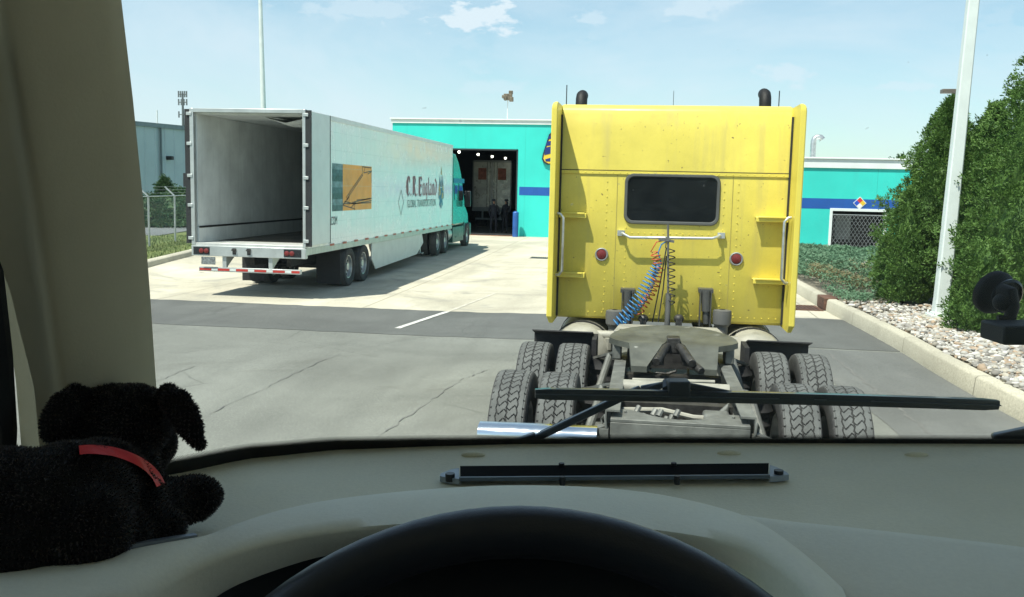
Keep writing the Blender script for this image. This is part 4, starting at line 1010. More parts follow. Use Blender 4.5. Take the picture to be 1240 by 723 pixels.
for a, b in ((760, 744), (855, 874)):
    m_ = MB(); t0 = tl_(a, 352, 1.98); t1 = tl_(a, 392, 1.98); m_.cyl(t0, t0.lerp(t1, .62), .045, 12); m_.cyl(t0.lerp(t1, .6), t1, .03, 12); m_.box(t0.x-.07, t0.x+.07, t0.y-.02, BYL+.01, t0.z-.02, t0.z+.015); m_.box(t0.x-.055, t0.x-.045, t0.y-.03, t0.y+.1, t0.z-.35, t0.z); m_.box(t0.x+.045, t0.x+.055, t0.y-.03, t0.y+.1, t0.z-.35, t0.z)
    tp(m_, 'cab_damper', mat('dark damper steel', (.09, .09, .085), .5, .4), smooth=40)
    m_ = MB(); c_ = tl_(b, 392, 1.92); m_.lathe([(.03, .14), (.085, .13), (.09, .09), (.085, .0), (.06, -.03), (.055, -.2), (.02, -.2)], 2, c_, 18); tp(m_, 'cab_air_spring', mat('grey rubber bellows', (.10, .10, .095), .7))
# sleeper cab
body = MB()
ZB = tl_(816, 159, BYL).z
prof = [(BYL+.02, 1.1), (BYL, 1.13), (BYL, ZB), (BYL+.035, 3.08), (BYL+.045, 3.13), (BYL+.07, 3.20), (BYL+.17, 3.235), (BYL+.5, 3.26), (3.6, 3.24), (4.15, 2.95), (4.5, 2.85), (4.95, 2.1), (5.0, 1.1)]
body.prism(prof, 0, -1.13, 1.13)
cabb = tp(body, 'sleeper_body', YEL, bevel=.03, smooth=40)
tz = tl_(816, 208.5, BYL).z
# raised panel edges and rivets
m_ = MB(); m_.box(-1.10, 1.10, BYL-.012, BYL-.001, tz-.03, tz+.0)
def rivet(x, z, y=BYL-.002, r_=.0068): m_.ball((x, y, z), r_, r_*.7, r_, 6, 4)
for k in range(32): rivet(-1.06+k*.068, tz-.015, BYL-.012)
for xx in (tl_(733, 300, BYL).x, tl_(757, 300, BYL).x, tl_(874, 300, BYL).x, tl_(891, 300, BYL).x):
    for k in range(20): 
        z = 1.2+k*.075; 
        if z < tz-.08: rivet(xx, z)
for k in range(32): rivet(-1.06+k*.068, 1.17)
for k in range(16): rivet(tl_(757, 300, BYL).x+k*.062, tl_(800, 283, BYL).z)
tp(m_, 'rivet_strip', YEL2, cabb, smooth=40)
m_ = MB(); m_.box(-1.10, 1.10, BYL-.004, BYL-.0015, tz+.002, tz+.010); tp(m_, 'seam', mat('dirty seam', (.07, .06, .03), .9), cabb, smooth=0)
for px_ in (745, 884): x_ = tl_(px_, 300, BYL).x; m_ = MB(); m_.box(x_-.0025, x_+.0025, BYL-.0035, BYL-.0012, 1.14, tz-.035); tp(m_, 'seam', mat('faint seam', (.38, .32, .08), .8), cabb, smooth=0)
# rear window
wc = tl_(814, 241.5, BYL); wa = tl_(756, 241, BYL).x; wb = tl_(872, 241, BYL).x; zt_ = tl_(814, 210.5, BYL).z; zb_ = tl_(814, 272.5, BYL).z
def rrect(x0, x1, z0, z1, r_, n=7):
    out = []
    for cx__, cz__, a0 in ((x1-r_, z1-r_, 0), (x0+r_, z1-r_, 90), (x0+r_, z0+r_, 180), (x1-r_, z0+r_, 270)):
        for i in range(n): t = R(a0+90*i/(n-1)); out.append((cx__+r_*math.cos(t), cz__+r_*math.sin(t)))
    return out
o1 = rrect(wa, wb, zb_, zt_, .085); o2 = rrect(wa+.035, wb-.035, zb_+.035, zt_-.035, .06)
m_ = MB(); k = len(o1)
m_.loft([[Vector((x, BYL-.002, z)) for x, z in o1], [Vector((x, BYL-.022, z)) for x, z in rrect(wa+.008, wb-.008, zb_+.008, zt_-.008, .08)], [Vector((x, BYL-.022, z)) for x, z in rrect(wa+.028, wb-.028, zb_+.028, zt_-.028, .065)], [Vector((x, BYL-.006, z)) for x, z in o2]], caps=False)
wf = tp(m_, 'rear_window', mat('grey rubber gasket', (.085, .09, .085), .6), smooth=30)
m_ = MB(); m_.add([(x, BYL-.008, z) for x, z in o2], [tuple(range(k))]); tp(m_, 'pane', DARKGLASS, wf, smooth=0)
# grab bar with brackets
m_ = MB(); a = tl_(752, 283, BYL); b = tl_(873, 286, BYL); m_.tube([(a.x, BYL-.0, a.z+.01), (a.x+.03, BYL-.09, a.z), (a.x+.09, BYL-.10, a.z-.03), (b.x-.09, BYL-.10, b.z-.02), (b.x-.03, BYL-.09, b.z), (b.x, BYL, b.z+.01)], .014, 10)
for q in (a, b): m_.box(q.x-.035, q.x+.035, BYL-.04, BYL-.001, q.z-.02, q.z+.035)
tp(m_, 'grab_bar', mat('bright grab rail', (.66, .68, .66), .3, .7), smooth=50)
for a in ((728.5, 308), (891.5, 313.5)):
    c_ = tl_(*a, BYL); m_ = MB(); m_.lathe([(.066, -.002), (.066, -.02), (.058, -.024), (.048, -.018)], 1, (c_.x, BYL, c_.z), 24)
    h = tp(m_, 'marker_lamp', mat('dull grey ring', (.30, .31, .30), .5, .3)); m_ = MB(); m_.lathe([(.048, -.018), (.042, -.028), (.02, -.034), (.001, -.035)], 1, (c_.x, BYL, c_.z), 24); tp(m_, 'lens', REDL, h)
# side fairings (extenders) with brackets and handles
for sx_ in (-1, 1):
    def ring(z, o_=0., back=0.):
        pts = [(1.112, BYL+.06), (1.112, BYL-.02), (1.112, BYL-.20+back), (1.114, BYL-.392+back), (1.12, BYL-.40+back), (1.160-o_, BYL-.40+back), (1.170-o_, BYL-.39+back), (1.20-o_, BYL+.3), (1.20-o_, BYL+1.6), (1.12, BYL+1.6)]
        return [Vector((sx_*x, y, z)) for x, y in pts]
    m_ = MB(); zb = 1.10; m_.loft([ring(zb-.01, .02, .06), ring(zb+.06), ring(1.9), ring(2.6), ring(3.14), ring(3.175, .004, .004), ring(3.20, .014, .015), ring(3.212, .03, .035)])
    ex = tp(m_, 'side_fairing', YEL2, smooth=20)
    m_ = MB(); m_.box(min(sx_*1.094, sx_*1.111), max(sx_*1.094, sx_*1.111), BYL-.03, BYL-.003, 1.12, 3.12); tp(m_, 'gap_shade_strip', RUBBER, ex)  # black strip painting in the shaded gap between fairing and sleeper
    # curved top web between fairing and sleeper
    for py_ in ((257, 329) if sx_ < 0 else (262, 337)):
        pz_ = tl_(700 if sx_ < 0 else 940, py_, BYL-.05).z; x_in = sx_*(.83 if sx_ < 0 else .80)
        m_ = MB(); a, b = sorted((x_in, sx_*1.10)); m_.box(a, b, BYL-.10, BYL-.001, pz_-.02, pz_-.008); m_.box(a, b, BYL-.105, BYL-.093, pz_-.055, pz_-.008); m_.box(a+.02, b-.02, BYL-.12, BYL-.105, pz_+.002-.02, pz_-.001-.0)
        tp(m_, 'fairing_bracket', YEL2, ex, bevel=.003)
    z1 = tl_(680, 258, BYL-.1).z if sx_ < 0 else tl_(955, 263, BYL-.1).z; z0 = tl_(680, 331, BYL-.1).z if sx_ < 0 else tl_(955, 341, BYL-.1).z
    xh = sx_*1.04; m_ = MB(); m_.tube([(sx_*1.10, BYL-.28, z1), (sx_*1.07, BYL-.29, z1-.005), (xh, BYL-.29, z1-.04), (xh, BYL-.29, z0+.04), (sx_*1.07, BYL-.29, z0+.005), (sx_*1.10, BYL-.28, z0)], .015, 10)
    tp(m_, 'grab_handle', ALU, smooth=50)
# cab doors, windows, hood, fenders at the front (seen only from the side)
for sx_ in (-1, 1):
    m_ = MB(); a, b = sorted((sx_*1.132, sx_*1.14)); m_.prism([(3.75, 2.2), (3.75, 2.75), (4.3, 2.72), (4.72, 2.2)], 0, a, b); tp(m_, 'side_window', DARKGLASS, smooth=0)
    m_ = MB(); m_.lathe([(.07, .0), (.07, 2.35)], 2, (sx_*.86, 4.15, 1.1), 14); m_.tube([(sx_*.86, 4.15, 3.3), (sx_*.86, 4.15, 3.56), (sx_*.87, 4.22, 3.64)], .072, 14)
m_ = MB(); m_.prism([(4.52, 2.83), (4.96, 2.12), (4.975, 2.12), (4.54, 2.85)], 0, -1.05, 1.05); tp(m_, 'windscreen', DARKGLASS, smooth=0)
m_ = MB(); m_.prism([(4.9, .7), (4.9, 2.05), (6.3, 1.8), (6.6, 1.6), (6.65, .7)], 0, -.95, .95); tp(m_, 'bonnet', YEL2, bevel=.08)
for sx_ in (-1, 1):
    m_ = MB(); a, b = sorted((sx_*.95, sx_*1.27)); m_.prism([(5.2, .9), (5.3, 1.2), (5.9, 1.35), (6.5, 1.2), (6.6, .8), (6.5, .8), (6.35, 1.1), (5.9, 1.22), (5.4, 1.08), (5.3, .9)], 0, a, b); tp(m_, 'front_fender', YEL2, bevel=.02)
# exhaust stacks and aerials placed behind the roof line
for a, b in ((704.5, 109), (927.5, 107)):
    q = tl_(a, b, 3.9); m_ = MB(); m_.tube([(q.x, 3.9, 1.2), (q.x, 3.9, q.z-.18), (q.x, 3.92, q.z-.10), (q.x, 3.97, q.z-.065), (q.x, 4.06, q.z-.05)], .068, 16)
    tp(m_, 'exhaust_stack', mat('sooty stack', (.012, .012, .012), .6, .3, var=.3), smooth=40)
for a, b, c_ in ((686.5, 103, .006), (944, 110, .006), (816, 110, .003)):
    q = tl_(a, b, 3.2); m_ = MB(); m_.cyl((q.x, 3.2, 3.2), (q.x, 3.2, q.z), c_, 6); tp(m_, 'aerial', BLACKP)
# hose pole and coiled hoses
hy = BYL-.22
top_ = tl_(809, 272, hy); bot_ = tl_(808, 391, hy-.0)
m_ = MB(); m_.cyl((bot_.x, hy, FZ), (bot_.x, hy, tl_(808, 355, hy).z), .027, 12); m_.cyl((bot_.x, hy, 1.3), (top_.x, hy, top_.z), .011, 8); m_.box(top_.x-.02, top_.x+.02, hy-.02, hy+.02, top_.z-.16, top_.z-.12); 
hk = tl_(805, 291, hy); m_.bar((hk.x-.06, hy, hk.z+.01), (hk.x+.09, hy, hk.z-.01), .02, .025)
tp(m_, 'hose_pole', mat('hose pole steel', (.16, .16, .15), .5, .4), smooth=40)
def coil(ctrl, turns, rad, thick, m, name, lead0=None, lead1=None):
    pts = []; n = turns*14
    def cp(t):
        k = t*(len(ctrl)-1); i = min(int(k), len(ctrl)-2); return ctrl[i].lerp(ctrl[i+1], k-i)
    for i in range(n+1):
        t = i/n; c_ = cp(t); d = (cp(min(1, t+.02))-cp(max(0, t-.02))).normalized(); u = d.cross(Vector((0, 1, 0))).normalized(); w_ = u.cross(d)
        a = 2*math.pi*turns*t; rr = rad(t) if callable(rad) else rad; pts.append(c_ + (u*math.cos(a)+w_*math.sin(a))*rr)
    if lead0: pts = lead0 + pts
    if lead1: pts = pts + lead1
    mb = MB(); mb.tube(pts, thick, 7); return tp(mb, name, m, smooth=60)
BLUEH = mat('blue air hose', (.03, .17, .38), .4, coat=.3, var=.2); REDH = mat('orange red air hose', (.45, .09, .03), .45, var=.2); BLKH = mat('black cable', (.02, .02, .02), .5)
coil([tl_(797, 318, hy), tl_(789, 335, hy-.02), tl_(778, 357, hy-.06), tl_(764, 376, hy-.1), tl_(746, 394, hy-.14)], 19, lambda t: .035+.03*math.sin(t*math.pi*.8), .0068, BLUEH, 'blue_air_hose',
     [tl_(806, 293, hy), tl_(801, 296, hy), tl_(797, 306, hy)], [tl_(746, 398, hy-.14)])
coil([tl_(793, 306, hy), tl_(797, 322, hy), tl_(795, 340, hy+.02), tl_(787, 358, hy), tl_(776, 374, hy)], 14, .042, .006, REDH, 'orange_air_hose', [tl_(805, 291, hy), tl_(795, 293, hy), tl_(788, 305, hy)], [tl_(770, 382, hy)])
coil([tl_(813, 304, hy), tl_(813, 366, hy)], 8, .035, .0055, BLKH, 'black_coiled_cable', [tl_(807, 291, hy), tl_(806, 300, hy)], [tl_(811, 370, hy)])
m_ = MB(); m_.tube([tl_(807, 300, hy), tl_(799, 345, hy), tl_(790, 390, hy)], .007, 6); m_.tube([tl_(807, 310, hy+.02), tl_(803, 350, hy+.02), tl_(797, 390, hy)], .007, 6); tp(m_, 'straight_cable', BLKH)
m_ = MB()
for a in (779, 822): 
    c_ = tl_(a, 386, hy-.02); m_.ball(c_, .05, .05, .045, 10, 7); m_.box(c_.x-.03, c_.x+.03, c_.y-.05, c_.y+.05, c_.z-.06, c_.z)
tp(m_, 'hose_coupling', GREASE)

# ================================================================== OPEN WHITE TRAILER
QX, QY, QW, QL = -7.38, 19.55, 2.6, 15.6
xc = QX-QW/2
Q = root('semi_trailer', (xc, QY, -.16), 'white box trailer with open rear doors and blackletter lettering behind the green truck', 'trailer')
hw = QW/2; ZT, ZF = 4.15, 1.18
def qp(mb, name, m, parent=None, **k): return mb.build(name, m, parent or Q, **k)
m_ = MB(); m_.box(hw-.05, hw, 0.08, QL, ZF-.05, ZT-.08); qp(m_, 'side_wall', TRSIDE, smooth=0)
m_ = MB(); m_.box(-hw, -hw+.05, 0.08, QL, ZF-.05, ZT-.08); qp(m_, 'side_wall', TRSIDE, smooth=0)
m_ = MB(); m_.box(-hw+.05, hw-.05, QL-.05, QL, ZF, ZT-.08); qp(m_, 'front_wall', TRSIDE, smooth=0)
m_ = MB(); m_.box(-hw, hw, 0.08, QL, ZT-.08, ZT-.03); qp(m_, 'roof', TRSIDE, smooth=0)
m_ = MB(); m_.box(hw-.01, hw+.018, .1, QL, ZT-.12, ZT); m_.box(-hw-.018, -hw+.01, .1, QL, ZT-.12, ZT); qp(m_, 'top_rail', WHITE, bevel=.006)
INL = mat('grey interior lining', (.74, .77, .75), .5, var=.12, scale=1.2, streak=(.35, (.42, .44, .44)), spots=(14, .72, (.75, .77, .76)), bump=.03)
m_ = MB(); m_.box(-hw+.052, -hw+.075, .09, QL-.06, ZF+.38, ZT-.12); m_.box(-hw+.052, -hw+.09, .09, QL-.06, ZF+.02, ZF+.36); m_.box(hw-.075, hw-.052, .09, QL-.06, ZF+.02, ZT-.12); m_.box(-hw+.08, hw-.08, QL-.08, QL-.055, ZF+.02, ZT-.12)
m_.box(-hw+.052, hw-.052, .09, QL-.06, ZT-.115, ZT-.085); qp(m_, 'interior_lining', INL, smooth=0); m_ = MB(); m_.box(-hw+.091, -hw+.097, .1, QL-.1, ZF+.34, ZF+.385); qp(m_, 'scuff_strip', GREASE, smooth=0)
m_ = MB(); m_.box(-hw+.05, hw-.05, .9, QL-.06, ZF-.05, ZF)
for k in range(40): x = -hw+.1+k*.061; m_.box(x, x+.025, .92, QL-.1, ZF, ZF+.012)
qp(m_, 'floor', mat('dark ribbed floor', (.17, .16, .14), .6, .2, var=.3, scale=3), smooth=0)
m_ = MB(); m_.box(-hw+.04, hw-.04, -.03, .9, ZF-.04, ZF+.018); qp(m_, 'sill_sun_patch', mat('edge and sun patch metal', (.62, .63, .60), .45, .4, var=.12), bevel=.005)  # rear sill, run inward in bright metal to stand for the floor's sun patch
FR = mat('stainless frame', (.50, .53, .52), .38, .5, var=.1)
m_ = MB(); m_.box(-hw-.03, hw+.03, -.05, .08, ZF-.27, ZF-.04); qp(m_, 'rear_bumper_beam', FR, bevel=.008)
m_ = MB(); m_.box(-hw-.03, -hw+.06, -.04, .10, ZF-.03, ZT); m_.box(hw-.04, hw+.03, -.04, .10, ZF-.03, ZT); m_.box(-hw+.06, hw-.04, -.04, .10, ZT-.09, ZT); qp(m_, 'rear_frame', FR, bevel=.008)
GASK = mat('black door gasket', (.02, .022, .024), .7)
# doors swung flat against the sides
for sx_ in (-1, 1):
    a, b = sorted((sx_*(hw+.05), sx_*(hw+.12))); m_ = MB(); m_.box(a, b, .03, 1.30, ZF+.02, ZT-.03)
    d = qp(m_, 'rear_door', mat('white door skin', (.66, .71, .69), .35, var=.04), bevel=.01)
    d['label'] = 'open rear door folded flat against the ' + ('right' if sx_ > 0 else 'left') + ' side'
    m_ = MB(); a, b = sorted((sx_*(hw+.035), sx_*(hw+.15))); m_.box(a, b, -.03, .028, ZF-.0, ZT-.02); a, b = sorted((sx_*(hw+.04), sx_*(hw+.125))); m_.box(a, b, 1.302, 1.325, ZF+.01, ZT-.03); qp(m_, 'gasket', GASK, d)
    m_ = MB()
    for z in (ZF+.12, ZF+.85, ZF+1.5, ZF+2.2, ZT-.12): m_.box(min(sx_*(hw-.02), sx_*(hw+.1)), max(sx_*(hw-.02), sx_*(hw+.1)), -.055, -.041, z-.035, z+.035)
    qp(m_, 'hinge', FR, d, bevel=.005)
    if sx_ < 0:
        m_ = MB(); m_.box(-hw-.22, -hw-.125, .0, .05, ZF+1.25, ZF+1.55); qp(m_, 'lock_box', GASK, d)
# tail lamps, plate, dock hooks
for x in (-hw+.12, -hw+.25, hw-.25-.02, hw-.12-.02):
    pass
for sx_, xs_ in ((-1, (-hw+.09, -hw+.21, -hw+.33)), (1, (hw-.40, hw-.28, hw-.14))):
    m_ = MB(); m_.box(xs_[0]-.07, xs_[2]+.07, -.058, -.05, ZF-.24, ZF-.07); qp(m_, 'lamp_panel', BLACKP, smooth=0)
    for i, x in enumerate(xs_):
        if (sx_ < 0 and i == 0) or (sx_ > 0 and i == 2): continue
        m_ = MB(); m_.lathe([(.055, -.058), (.055, -.07), (.03, -.08), (.001, -.082)], 1, (x, 0, ZF-.155), 18); qp(m_, 'tail_lamp', REDL)
m_ = MB(); m_.box(-hw+.2, -hw+.53, -.05, -.04, ZF-.46, ZF-.29); qp(m_, 'number_plate', mat('dull number plate', (.20, .22, .22), .5, var=.5, scale=25))
m_ = MB()
for x in (-.32, .02): m_.tube([(x-.04, -.06, ZF-.10), (x-.04, -.1, ZF-.12), (x+.04, -.1, ZF-.12), (x+.04, -.06, ZF-.10)], .014, 6); m_.box(x-.04, x+.04, -.06, -.05, ZF-.22, ZF-.08)
qp(m_, 'tow_hook', GREASE)
# rear underrun guard with reflective tape
m_ = MB(); m_.box(-1.19, 1.19, .0, .09, .56, .66)
gd = qp(m_, 'underrun_guard', FR, bevel=.006)
rt = mat('red reflective tape', (.42, .03, .02), .5); wt = mat('white reflective tape', (.62, .66, .64), .5)
x = -1.17; k = 0; ma, mb2 = MB(), MB()
while x < 1.15:
    wl = .28 if k % 2 == 0 else .15; (ma if k % 2 == 0 else mb2).box(x+.005, min(1.17, x+wl), -.006, -.001, .585, .635); x += wl; k += 1
qp(ma, 'red_tape', rt, gd, smooth=0); qp(mb2, 'white_tape', wt, gd, smooth=0)
for x in (-.58, .50): m_ = MB(); m_.box(x-.045, x+.045, .0, .08, .66, ZF-.27); m_.prism([(.08, .68), (.08, ZF-.27), (.5, ZF-.27)], 0, x-.04, x+.04); qp(m_, 'guard_post', FR)
# bottom rail with tape, underbody
m_ = MB(); m_.box(hw-.02, hw+.012, .1, QL, ZF-.20, ZF-.05); m_.box(-hw-.012, -hw+.02, .1, QL, ZF-.20, ZF-.05); br = qp(m_, 'bottom_rail', mat('ribbed aluminium rail', (.50, .53, .50), .4, .5, lines=((1, .1, .03, (.3, .33, .32)),)), bevel=.004)
m_ = MB()
for k in range(16): y = 1.6+k*.93; m_.box(hw+.0125, hw+.016, y, y+.30, ZF-.075, ZF-.02-.005)
qp(m_, 'side_tape', mat('orange red side tape', (.42, .09, .04), .5), br, smooth=0)
m_ = MB()
for k in range(40): m_.box(-hw+.03, hw-.03, .4+k*.385, .45+k*.385, ZF-.18, ZF-.055)
m_.box(-.5, -.4, 1.2, 5.5, .62, ZF-.2); m_.box(.4, .5, 1.2, 5.5, .62, ZF-.2); qp(m_, 'crossmember', GREASE, smooth=0)
TR2 = .49; t2 = tyre_mesh(TR2, .26, False, 'road_tyre'); r2 = rim_mesh(TR2, .13, ALU, 'road_rim')
for ya in (3.2, 4.45):
    for sx_ in (-1, 1):
        for xo in (1.15, .84): wheel(Q, (sx_*xo, ya, TR2), t2, r2, flip=(sx_ < 0))
    m_ = MB(); m_.cyl((-1.2, ya, TR2), (1.2, ya, TR2), .065, 12); qp(m_, 'axle', GREASE)
for sx_ in (-1, 1):
    a, b = sorted((sx_*.66, sx_*1.27)); m_ = MB(); m_.box(a, b, 2.45, 2.465, .12, ZF-.2); qp(m_, 'mud_flap', RUBBER)
# side skirt
m_ = MB(); m_.prism([(5.1, ZF-.2), (5.1, .55), (5.5, .24), (10.2, .34), (11.1, .68), (10.9, ZF-.2)], 0, hw-.05, hw-.02); qp(m_, 'side_skirt', mat('white skirt panel', (.58, .62, .58), .45, var=.06), bevel=.006)
m_ = MB(); m_.prism([(5.1, ZF-.2), (5.1, .55), (5.5, .24), (10.2, .34), (11.1, .68), (10.9, ZF-.2)], 0, -hw+.02, -hw+.05); qp(m_, 'side_skirt', mat('white skirt panel', (.58, .62, .58)), bevel=.006)
for sx_ in (-1, 1):
    m_ = MB(); m_.bar((sx_*1.0, 11.6, ZF-.2), (sx_*1.0, 11.6, .3), .1, .1); m_.bar((sx_*1.0, 11.1, ZF-.2), (sx_*1.0, 11.55, .5), .05, .05); m_.box(sx_*1-.14, sx_*1+.14, 11.46, 11.74, .27, .3); qp(m_, 'landing_leg', FR)
# hanging white air chute at the ceiling
m_ = MB(); rr = []
for i in range(15):
    t = i/14; y = .6+4.2*t; x0 = .15+.1*math.sin(t*5); sag = .12+.10*math.sin(t*math.pi)+.03*math.sin(t*17)
    rr.append([Vector((x0+.95*j/8, y, ZT-.12-sag*math.sin(math.pi*j/8)-.01*math.sin(j*2+i))) for j in range(9)])
m_.loft(rr, closed=False); ch = qp(m_, 'air_chute', mat('white tarpaulin chute', (.62, .64, .62), .7, var=.1), smooth=60); sd_ = ch.modifiers.new('s', 'SOLIDIFY'); sd_.thickness = .006
# side graphics (on the +x side): u = distance from rear, v = height
def sgraph(mb, poly, lift=0.): 
    n = len(poly); mb.add([(hw+.004+lift, u, v) for u, v in poly], [tuple(range(n))])
def side_uv(px, py):
    d = ray(px, py); t = (xc+hw-EYE.x)/d.x; p = EYE+d*t; return (p.y-QY, p.z+.16)
pu0, pv1 = side_uv(402, 197.5); pu1, _ = side_uv(450, 200); _, pv0 = side_uv(402, 256)
pu_m = side_uv(415, 230)[0]
m_ = MB(); sgraph(m_, [(pu_m, pv0), (pu1, pv0), (pu1, pv1), (pu_m, pv1)]); pn = qp(m_, 'picture_panel', mat('orange picture print', (.80, .33, .025), .4, var=.12, scale=1.5, lines=((2, .42, .012, (.66, .42, .2)),)), smooth=0, recalc=False)
m_ = MB(); n = 8
for k in range(n):
    a, b = pv0+(pv1-pv0)*k/n, pv0+(pv1-pv0)*(k+1)/n; o_ = len(m_.v); m_.add([(hw+.004, pu0, a), (hw+.004, pu_m, a), (hw+.004, pu_m, b), (hw+.004, pu0, b)], [(0, 1, 2, 3)], k % 3)
qp(m_, 'picture_margin', [mat('slate print', (.05, .08, .10), .4, var=.4, scale=6), mat('blue grey print', (.16, .22, .25), .4, var=.4, scale=6), mat('dark slate print', (.03, .045, .055), .4, var=.5, scale=6)], pn, smooth=0, recalc=False)
m_ = MB()
def line(a, b, w_, lift=.003):
    (u0, v0), (u1, v1) = a, b; L_ = math.hypot(u1-u0, v1-v0); nx, ny = -(v1-v0)/L_*w_/2, (u1-u0)/L_*w_/2
    sgraph(m_, [(u0-nx, v0-ny), (u1-nx, v1-ny), (u1+nx, v1+ny), (u0+nx, v0+ny)], lift)
PU = lambda a, b: (pu_m+(pu1-pu_m)*a, pv0+(pv1-pv0)*b)
for a, b in (((.0, .12), (.2, .3)), ((.1, .28), (.65, .82)), ((.12, .24), (.68, .8)), ((.65, .82), (.65, .98)), ((.65, .98), (.98, .97)), ((.7, .84), (1, .9)), ((.7, .84), (.75, .99)), ((.85, .82), (.98, .88)), ((.0, .15), (.98, .15)), ((.2, .1), (.2, .38)), ((.16, .1), (.16, .3)), ((0, .12), (.4, .02)),
             ((.3, .17), (1, .26)), ((.4, .14), (1, .2)), ((.25, .05), (.42, .17)), ((.38, .0), (.38, .2)), ((.98, .62), (.98, .9)), ((.45, .22), (.95, .24)), ((.05, .2), (.4, .13))): line(PU(*a), PU(*b), .028)
qp(m_, 'crane_drawing', mat('brown drawing ink', (.13, .07, .035), .5), pn, smooth=0, recalc=False)
# blackletter lettering, drawn with a broad nib
def nib(strokes, w=.16, ang=40):
    out = []; nx, ny = math.cos(R(ang))*w/2, math.sin(R(ang))*w/2
    for s_ in strokes:
        for a, b in zip(s_, s_[1:]): out.append([(a[0]-nx, a[1]-ny), (a[0]+nx, a[1]+ny), (b[0]+nx, b[1]+ny), (b[0]-nx, b[1]-ny)])
    return out
GL = {
 'C': (.78, [[(.62, .92), (.42, .98), (.2, .8), (.14, .5), (.22, .18), (.42, .03), (.68, .16)], [(.42, .9), (.36, .6), (.42, .2)], [(.62, .92), (.68, .72)], [(.3, .95), (.34, .1)]]),
 'R': (.82, [[(.08, .9), (.24, 1.0), (.24, .08), (.1, 0)], [(.24, .95), (.5, 1.0), (.62, .82), (.54, .62), (.26, .52)], [(.40, .55), (.56, .3), (.60, .08), (.74, .02)], [(.38, .95), (.38, .1)]]),
 'E': (.80, [[(.10, .88), (.22, 1.0), (.22, .10), (.10, .0)], [(.22, .96), (.62, .98), (.70, .84)], [(.22, .54), (.58, .56), (.62, .46)], [(.22, .06), (.60, .03), (.72, .18)], [(.36, .92), (.36, .12)]]),
 'n': (.56, [[(.08, .56), (.16, .64), (.16, .1), (.24, .02)], [(.16, .52), (.34, .66), (.42, .54), (.42, .1), (.50, .02)]]),
 'g': (.54, [[(.38, .62), (.2, .64), (.12, .46), (.14, .14), (.28, .02), (.38, .14)], [(.38, .66), (.40, .0), (.34, -.24), (.12, -.26)]]),
 'l': (.30, [[(.08, .92), (.16, 1.0), (.16, .12), (.26, .02)]]),
 'a': (.54, [[(.10, .56), (.28, .66), (.38, .54), (.38, .12), (.48, .02)], [(.36, .38), (.14, .28), (.12, .1), (.22, .02), (.38, .12)]]),
 'd': (.54, [[(.12, .94), (.36, .72), (.42, .4), (.38, .12), (.24, .0), (.12, .14), (.12, .46), (.28, .64)]]),
 '.': (.26, [[(.08, .08), (.14, .02)]]),
}
tu0, tb = side_uv(491, 237); tu1, _ = side_uv(529, 237); _, tt_ = side_uv(505, 212); th = (tt_-tb)*.92
text = 'C.R.England'; tw = sum(GL[c][0] for c in text); kx = (tu1-tu0)/tw
m_ = MB(); m2_ = MB(); x = 0
for c in text:
    wd, stt = GL[c]; big = c in 'CRE.'
    for q in nib(stt,   .15 if c in 'CRE' else .14):
        poly = [(tu0+(x+a)*kx, tb+b*th) for a, b in q]; n = len(m_.v); sgraph(m_, poly, .003)
        if c in 'CRE': sgraph(m2_, [(u+.03, v-.03) for u, v in poly], .0)
    x += wd
# doubled-over strokes never share a plane: lift each quad a hair
for i in range(0, len(m_.v), 4):
    for j in range(4): vx = m_.v[i+j]; m_.v[i+j] = (vx[0]+(i//4 % 17)*.00012, vx[1], vx[2])
for i in range(0, len(m2_.v), 4):
    for j in range(4): vx = m2_.v[i+j]; m2_.v[i+j] = (vx[0]+(i//4 % 17)*.00012, vx[1], vx[2])
lt = qp(m_, 'blackletter_lettering', mat('maroon lettering', (.26, .03, .055), .4, var=.1), smooth=0, recalc=False)
qp(m2_, 'letter_shadow', mat('slate blue lettering', (.10, .16, .26), .4), lt, smooth=0, recalc=False)
def textmesh(s, name, u0, u1, v0, h, m, parent):
    cu = bpy.data.curves.new('tmp', 'FONT'); cu.body = s; cu.size = 1; ob = bpy.data.objects.new('tmp', cu); COL.objects.link(ob)
    dg = bpy.context.evaluated_depsgraph_get(); me = bpy.data.meshes.new_from_object(ob.evaluated_get(dg)); bpy.data.objects.remove(ob); bpy.data.curves.remove(cu)
    xs_ = [v.co.x for v in me.vertices]; ys_ = [v.co.y for v in me.vertices]; a, b, c, d = min(xs_), max(xs_), min(ys_), max(ys_)
    for v in me.vertices: v.co = ((hw+.008), u0+(v.co.x-a)/(b-a)*(u1-u0), v0+(v.co.y-c)/(d-c)*h)
    me.name = name; me.materials.clear(); me.materials.append(m); o = bpy.data.objects.new(name, me); COL.objects.link(o); o.parent = parent; return o
gu0, gb = side_uv(493, 251.5); gu1, _ = side_uv(527.5, 251); _, gt = side_uv(505, 243.5)
textmesh('GLOBAL TRANSPORTATION', 'small_lettering', gu0, gu1, gb, .24, mat('grey green lettering', (.16, .22, .22), .5), Q)
cu0, cb = side_uv(402.5, 272.5); cu1, _ = side_uv(408, 272); textmesh('.COM', 'web_lettering', cu0-.15, cu1, cb, .20, mat('dark lettering', (.05, .05, .06), .5), Q)
# small outlined diamond
du, dv = side_uv(485.5, 245); m_ = MB()
for a, b in (((0, .5), (.3, 0)), ((.3, 0), (0, -.5)), ((0, -.5), (-.3, 0)), ((-.3, 0), (0, .5))): line((du+a[0], dv+a[1]*.75), (du+b[0], dv+b[1]*.75), .03)
qp(m_, 'diamond_mark', mat('grey green lettering', (.16, .22, .22)), smooth=0, recalc=False)
